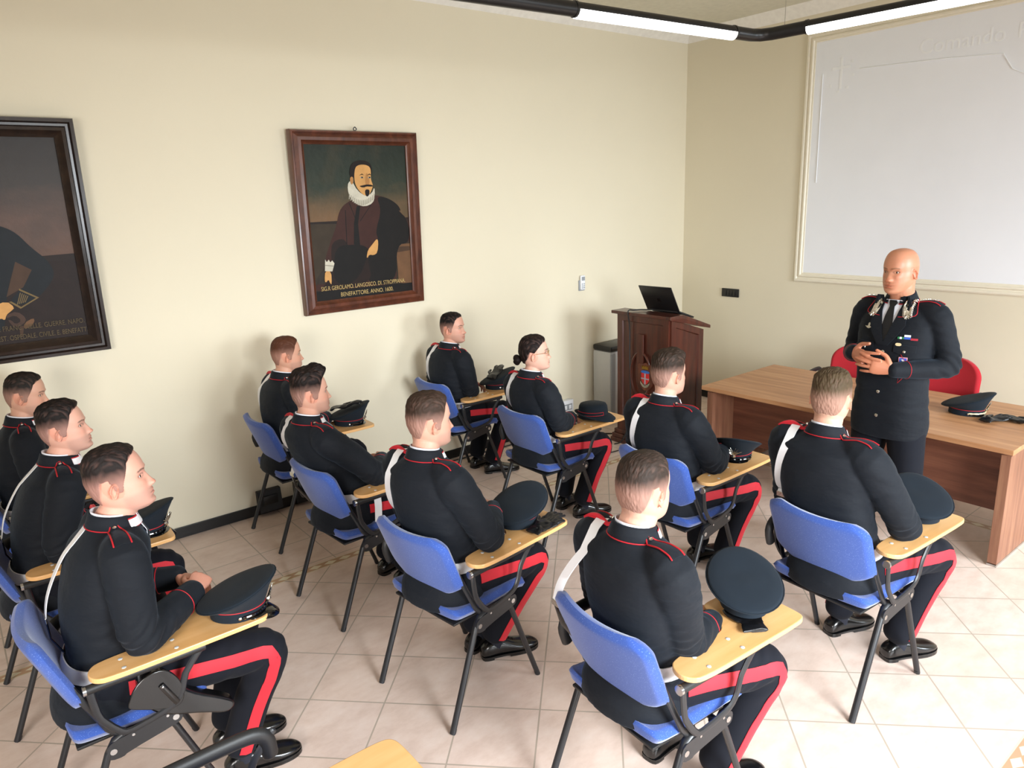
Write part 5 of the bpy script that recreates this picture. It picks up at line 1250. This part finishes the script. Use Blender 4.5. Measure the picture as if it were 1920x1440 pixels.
def strap_end(root, jk, I):
    neckwear(root, jk, I); b = MB(); b.ribbon([V((.02, -.195, .66)), V((.01, -.215, .60)), V((.0, -.222, .52))], [V((.065, -.19, .66)), V((.055, -.21, .60)), V((.045, -.218, .52))], [V((0, -1, 0))]*3, .003)
    b.build('strap_end', 'white', root, True)
def glasses(root, jk, I):
    neckwear(root, jk, I); HM = I['HM']; g = empty('glasses'); g.parent = root
    for s in (-1, 1):
        b = MB(); b.tube([HM @ V((.094-.012*(abs(math.cos(t))*.3+.2)*(1 if s*math.cos(t) > 0 else 0), s*.032+.021*math.cos(t), .000+.019*math.sin(t))) for t in [2*PI*k/24 for k in range(25)]], .0011, 6); b.build('rim', 'gold', g)
        b = MB(); b.tube([HM @ V((.088, s*.054, .006)), HM @ V((.080, s*.072, .007)), HM @ V((.02, s*.080, .009)), HM @ V((-.012, s*.082, .010)), HM @ V((-.022, s*.080, -.008))], .0013, 6); b.build('temple', 'gold', g)
    b = MB(); b.tube([HM @ V((.094, -.011, .004)), HM @ V((.101, 0, .008)), HM @ V((.094, .011, .004))], .0011, 6); b.build('bridge', 'gold', g)
    b = MB(); e = HM @ V((-.004, -.083, -.040)); b.lathe([(0, -.002), (.002, 0), (0, .002)], (e.x, e.y, e.z), 8); b.build('earring', 'silver', root)
seat_pose('C9', (-.045, -.018, 1.362), 4, hair=(74, 60, 52), hside=.002, htop=.007, skin=(226, 180, 158), stubble=.1,
   label='person in dark uniform with short faded brown-grey hair, seated bottom centre, seen from behind', eR=(.0, -.165, .745), wR=(.215, -.09, .692), wL=(.22, .06, .68), eL=(-.0, .24, .73), kR=(.385, -.20, .515), fR=(.17, -.10), fL=(.14, .14), strap_out=.10, strap_y=.125, yR=-12, wid=.98)
seat_pose('C6', (-.05, .03, 1.380), -18, hair=(80, 60, 48), htop=.014, hside=.004, skin=(226, 178, 156), stubble=.25, strap_out=.01,
   label='person in dark uniform with brown hair and white shoulder strap, seated beside crumpled gloves', wR=(.235, -.02, .775), wL=(.235, .13, .755), fR=(.17, .02), fL=(.16, .12), yR=-25)
seat_pose('C10', (-.035, .085, 1.405), 15, hair=(112, 92, 66), brow=(120, 96, 70), htop=.015, hside=.004, style='fade', skin=(228, 182, 158), wid=1.06, strap_out=.0,
   label='blond person in dark uniform leaning on the right tablet, seated near the desk', eR=(.07, -.225, .765), wR=(.29, -.03, .765), wL=(.26, .11, .74), fR=(.24, -.11), fL=(.22, .15), kR=(.44, -.20, .52), yR=-20, yL=-14)
seat_pose('C11', (-.035, .04, 1.345), -10, hair=(70, 55, 44), htop=.020, hside=.004, quiff=.006, skin=(228, 182, 160), strap_y=.10,
   label='person in dark uniform with tousled brown hair, seated behind cap with silver badge', eR=(.04, -.205, .765), wR=(.27, -.09, .765), wL=(.26, .06, .74), fR=(.27, -.07), fL=(.26, .09), yR=-12, yL=-10, kR=(.42, -.17, .52))
seat_pose('C7', (-.075, .0, 1.315), -42, hair=(38, 26, 24), htop=.010, hside=.008, style='bun', skin=(232, 188, 168), pitch=6, wid=.86, neck=.84, hscale=.93, strap_out=.0, strap_y=.11,
   label='person with dark hair in a low bun and thin glasses, in dark uniform', wR=(.13, -.10, .745), eR=(-.06, -.205, .76), wL=(.16, .06, .73), fR=(.19, -.06), fL=(.20, .12), yR=-15, extra=glasses)
seat_pose('C8', (.0, -.01, 1.340), -58, hair=(30, 26, 26), htop=.008, hside=.002, skin=(226, 176, 154), brow=(36, 28, 26), stubble=.2, pitch=3, belt=True,
   label='person with black cropped hair turned to face right, farthest seat by the left wall', eR=(.0, -.20, .765), wR=(.14, -.02, .765), wL=(.16, .08, .74), fR=(.21, -.05), fL=(.2, .13), yR=-22, extra=neckwear)
seat_pose('C5', (-.12, .11, 1.318), -16, hair=(36, 27, 24), htop=.026, hside=.006, quiff=.014, skin=(228, 180, 158), stubble=.25, pitch=2, shx={-1: .01}, strap_y=.12, strap_out=.02,
   label='person with thick black quiff in dark uniform, arm resting on tablet, middle row', eR=(.05, -.205, .765), wR=(.20, -.01, .768), wL=(.17, .12, .74), fR=(.19, -.06), fL=(.2, .12), extra=strap_end)
seat_pose('C4', (.025, .0, 1.345), -14, hair=(122, 70, 46), brow=(96, 62, 44), htop=.007, hside=.003, skin=(226, 176, 150), stubble=.3,
   label='person with short ginger hair in dark uniform, seated beside the left wall', wR=(.22, -.06, .77), strap_y=.12)
seat_pose('C1', (.11, .0, 1.378), -17, hair=(46, 38, 36), htop=.010, hside=.002, skin=(232, 180, 160), stubble=.3, pitch=9, hscale=.99, wid=1.04, strap_out=.035, strap_y=.03,
   label='person with dark faded hair and black leather holster on the hip, nearest at the left', eR=(.055, -.235, .772), wR=(.275, -.05, .785), wL=(.27, .12, .775), fR=(.28, -.10), fL=(.29, .06), yR=-10, yL=-6, kR=(.47, -.19, .53), kL=(.47, .13, .53), hR=(.55, .75, .1), hL=(.55, -.8, .05), extra=holster)
seat_pose('C2', (.15, .0, 1.362), -19, hair=(34, 28, 26), htop=.017, hside=.004, part=True, skin=(230, 182, 162), stubble=.3, pitch=7, strap_out=.03, strap_y=.03,
   label='person with side-parted black hair in dark uniform, second from left edge, looking up', kR=(.44, -.15, .53), extra=pin_extra)
seat_pose('C3', (.06, .0, 1.362), -19, hair=(44, 38, 34), htop=.008, hside=.003, skin=(222, 176, 152), stubble=.25, pitch=-4,
   label='person with cropped dark hair in dark uniform, at left edge, eyes lowered', extra=pin_extra)

# ---- standing speaker
def officer_extra(root, jk, I):
    nb, tw, bt = I['nb'], I['tw'], I['bt']
    patch(root, 'shirt_front', 'shirt', bt, nb, tw, [(.004, -.040, .040), (-.01, -.052, .052), (-.05, -.050, .050), (-.12, -.030, .030), (-.20, -.008, .008), (-.22, -.003, .003)], .008)
    patch(root, 'necktie', 'tie', bt, nb, tw, [(.002, -.018, .018), (-.012, -.022, .022), (-.030, -.013, .013), (-.08, -.022, .022), (-.20, -.034, .034), (-.225, -.020, .020)], .015, 7)
    for s in (-1, 1):
        patch(jk, 'lapel', 'jacket', bt, nb, tw, [(.028, s*.052, s*.085), (-.01, s*.050, s*.098), (-.05, s*.044, s*.112), (-.075, s*.040, s*.120), (-.080, s*.039, s*.088), (-.12, s*.028, s*.094), (-.17, s*.016, s*.070), (-.23, s*-.006, s*.028)], .018, 7, .004)
        # silver foliage badges on the lapels
        patch(jk, 'badge_plate', 'silver', bt, nb, tw, [(-.008, s*.058, s*.080), (-.02, s*.058, s*.090), (-.05, s*.062, s*.102), (-.075, s*.072, s*.100), (-.088, s*.084, s*.090)], .022, 5)
        b = MB(); rnd = random.Random(3)
        for k in range(13):
            u = k/12; y = s*(.068+.018*u); z = -.014-.060*u
            for q in (-1, 1):
                Mx = front_pt(I, y+q*.009*s, z, .024); a = q*.9
                b.tube([Mx @ V((0, 0, 0)), Mx @ V((.007*math.sin(a)*1.2, -.006, .004)), Mx @ V((.013*math.sin(a)*1.2, -.014, .001))], [.0045, .0052, .002], 6)
        for k in range(5):
            Mx = front_pt(I, s*.087, -.078, .024); a = (k-2)*.45
            b.tube([Mx @ V((0, 0, 0)), Mx @ V((.022*math.sin(a), -.022*math.cos(a), .004)), ], [.005, .0015], 6)
        b.build('foliage_badge', 'silver', jk)
        Ms = [front_pt(I, s*y, z, .0235).translation for y, z in ((.048, -.088), (.118, -.080), (.108, -.04), (.098, -.012))]
        b = MB(); b.tube(Ms, .0018, 6, sub=4); b.build('lapel_piping', 'pipe', jk)
        # breast pocket flap
        patch(jk, 'pocket_flap', 'jacket', bt, nb, tw, [(-.225, s*.055, s*.155), (-.262, s*.055, s*.155), (-.272, s*.085, s*.125)], .004, 8, .004)
        Mx = front_pt(I, s*.105, -.258, .009); b = MB(); b.lathe([(0, 0), (.0085, 0), (.007, .004), (0, .006)], n=12, M=Mx); b.build('button', 'silver', jk)
    Mx = front_pt(I, .105, -.185, .006)
    for nm, mt, x, y, w_ in (('ribbon_bar', 'green', -.036, -.002, .010), ('ribbon_bar', 'shirt', -.026, -.002, .010), ('ribbon_bar', 'green', -.016, -.002, .010), ('ribbon_bar', 'ribblue', .005, -.002, .030), ('ribbon_bar', 'shirt', .005, .010, .030), ('ribbon_bar', 'ribred', .038, -.006, .034)):
        b = MB(); b.box((x, y, 0), (w_, .011, .003), Mx); b.build(nm, mt, jk, False)
    Mx = front_pt(I, .075, -.222, .008); b = MB(); b.prism(smoothpoly([(-.014, -.008), (.014, -.008), (.014, .008), (-.014, .008)], 1), 0, .003, Mx); b.build('oval_pin', 'cream', jk, False)
    Mx = front_pt(I, .105, -.310, .006)
    for nm, mt, w_, z in (('square_badge', 'pink', .042, 0), ('badge_field', 'ribblue', .034, .002)):
        b = MB(); b.box((0, 0, z), (w_, w_*1.1, .004), Mx); b.build(nm, mt, jk, False)
    b = MB(); b.prism([(-.010, .012), (.006, .012), (.010, -.010), (.002, -.004)], .004, .005, Mx); b.build('badge_mark', 'shirt', jk, False)
    Mx = front_pt(I, -.100, -.150, .006); b = MB(); b.prism(smoothpoly([(-.026, .004), (-.012, -.006), (0, -.010), (.012, -.006), (.026, .004), (.014, .002), (.006, .004), (.007, .018), (0, .024), (-.007, .018), (-.006, .004), (-.014, .002)], 1), 0, .003, Mx); b.build('parachute_badge', 'silver', jk, False)
th_ = math.radians(177)
off = dict(head=(.035, 0, 1.825), yaw=-8, pitch=-1, skin=(212, 150, 118), hair=(90, 70, 50), brow=(120, 84, 60), style='bald', nd=.270, seated=False, strap=False, belt=False, badge=False, open=True, officer=True,
   label='bald person in black officer uniform with medals, standing before the desk with clasped hands', wid=1.04, slv=.88, neck=1.12, hips=(0, 0, .93), hscale=.98, twist=0,
   torso=[(0, 0, .80, .196, .140), (0, 0, .88, .202, .142), (.01, 0, 1.00, .190, .136), (.012, 0, 1.12, .184, .134), (.004, 0, 1.26, .196, .134), (-.006, 0, 1.38, .202, .128), (-.012, 0, 1.455, .190, .108), (-.012, 0, 1.495, .155, .092), (-.012, 0, 1.522, .118, .080), (-.012, 0, 1.540, .082, .070), (-.012, 0, 1.552, .070, .062)],
   elbow={-1: (-.05, -.262, 1.215), 1: (-.06, .268, 1.205)}, wrist={-1: (.205, -.125, 1.272), 1: (.225, .105, 1.215)},
   hdir={-1: (.50, .84, -.10), 1: (.42, -.88, .18)}, hnorm={-1: (.80, -.52, .10), 1: (.84, .48, .10)}, thumbside={-1: -1, 1: 1},
   curl={-1: [(.20, .35, .2), (.22, .35, .2), (.25, .35, .2), (.3, .35, .2)], 1: [(.18, .35, .2), (.2, .35, .2), (.22, .35, .2), (.25, .35, .2)]}, thumb=(1.1, .15), spread=.28, hs=1.04,
   knee={-1: (.01, -.125, .50), 1: (.01, .135, .50)}, ankle={-1: (-.01, -.14, .09), 1: (-.01, .16, .09)}, foot={-1: -14, 1: 16}, buttons=[1.285, 1.175, 1.065, .93], vox=.0030, extra=officer_extra)
o = person(None, off); o.location = (4.06, 1.735, 0); o.rotation_euler = (0, 0, th_)
#==END==
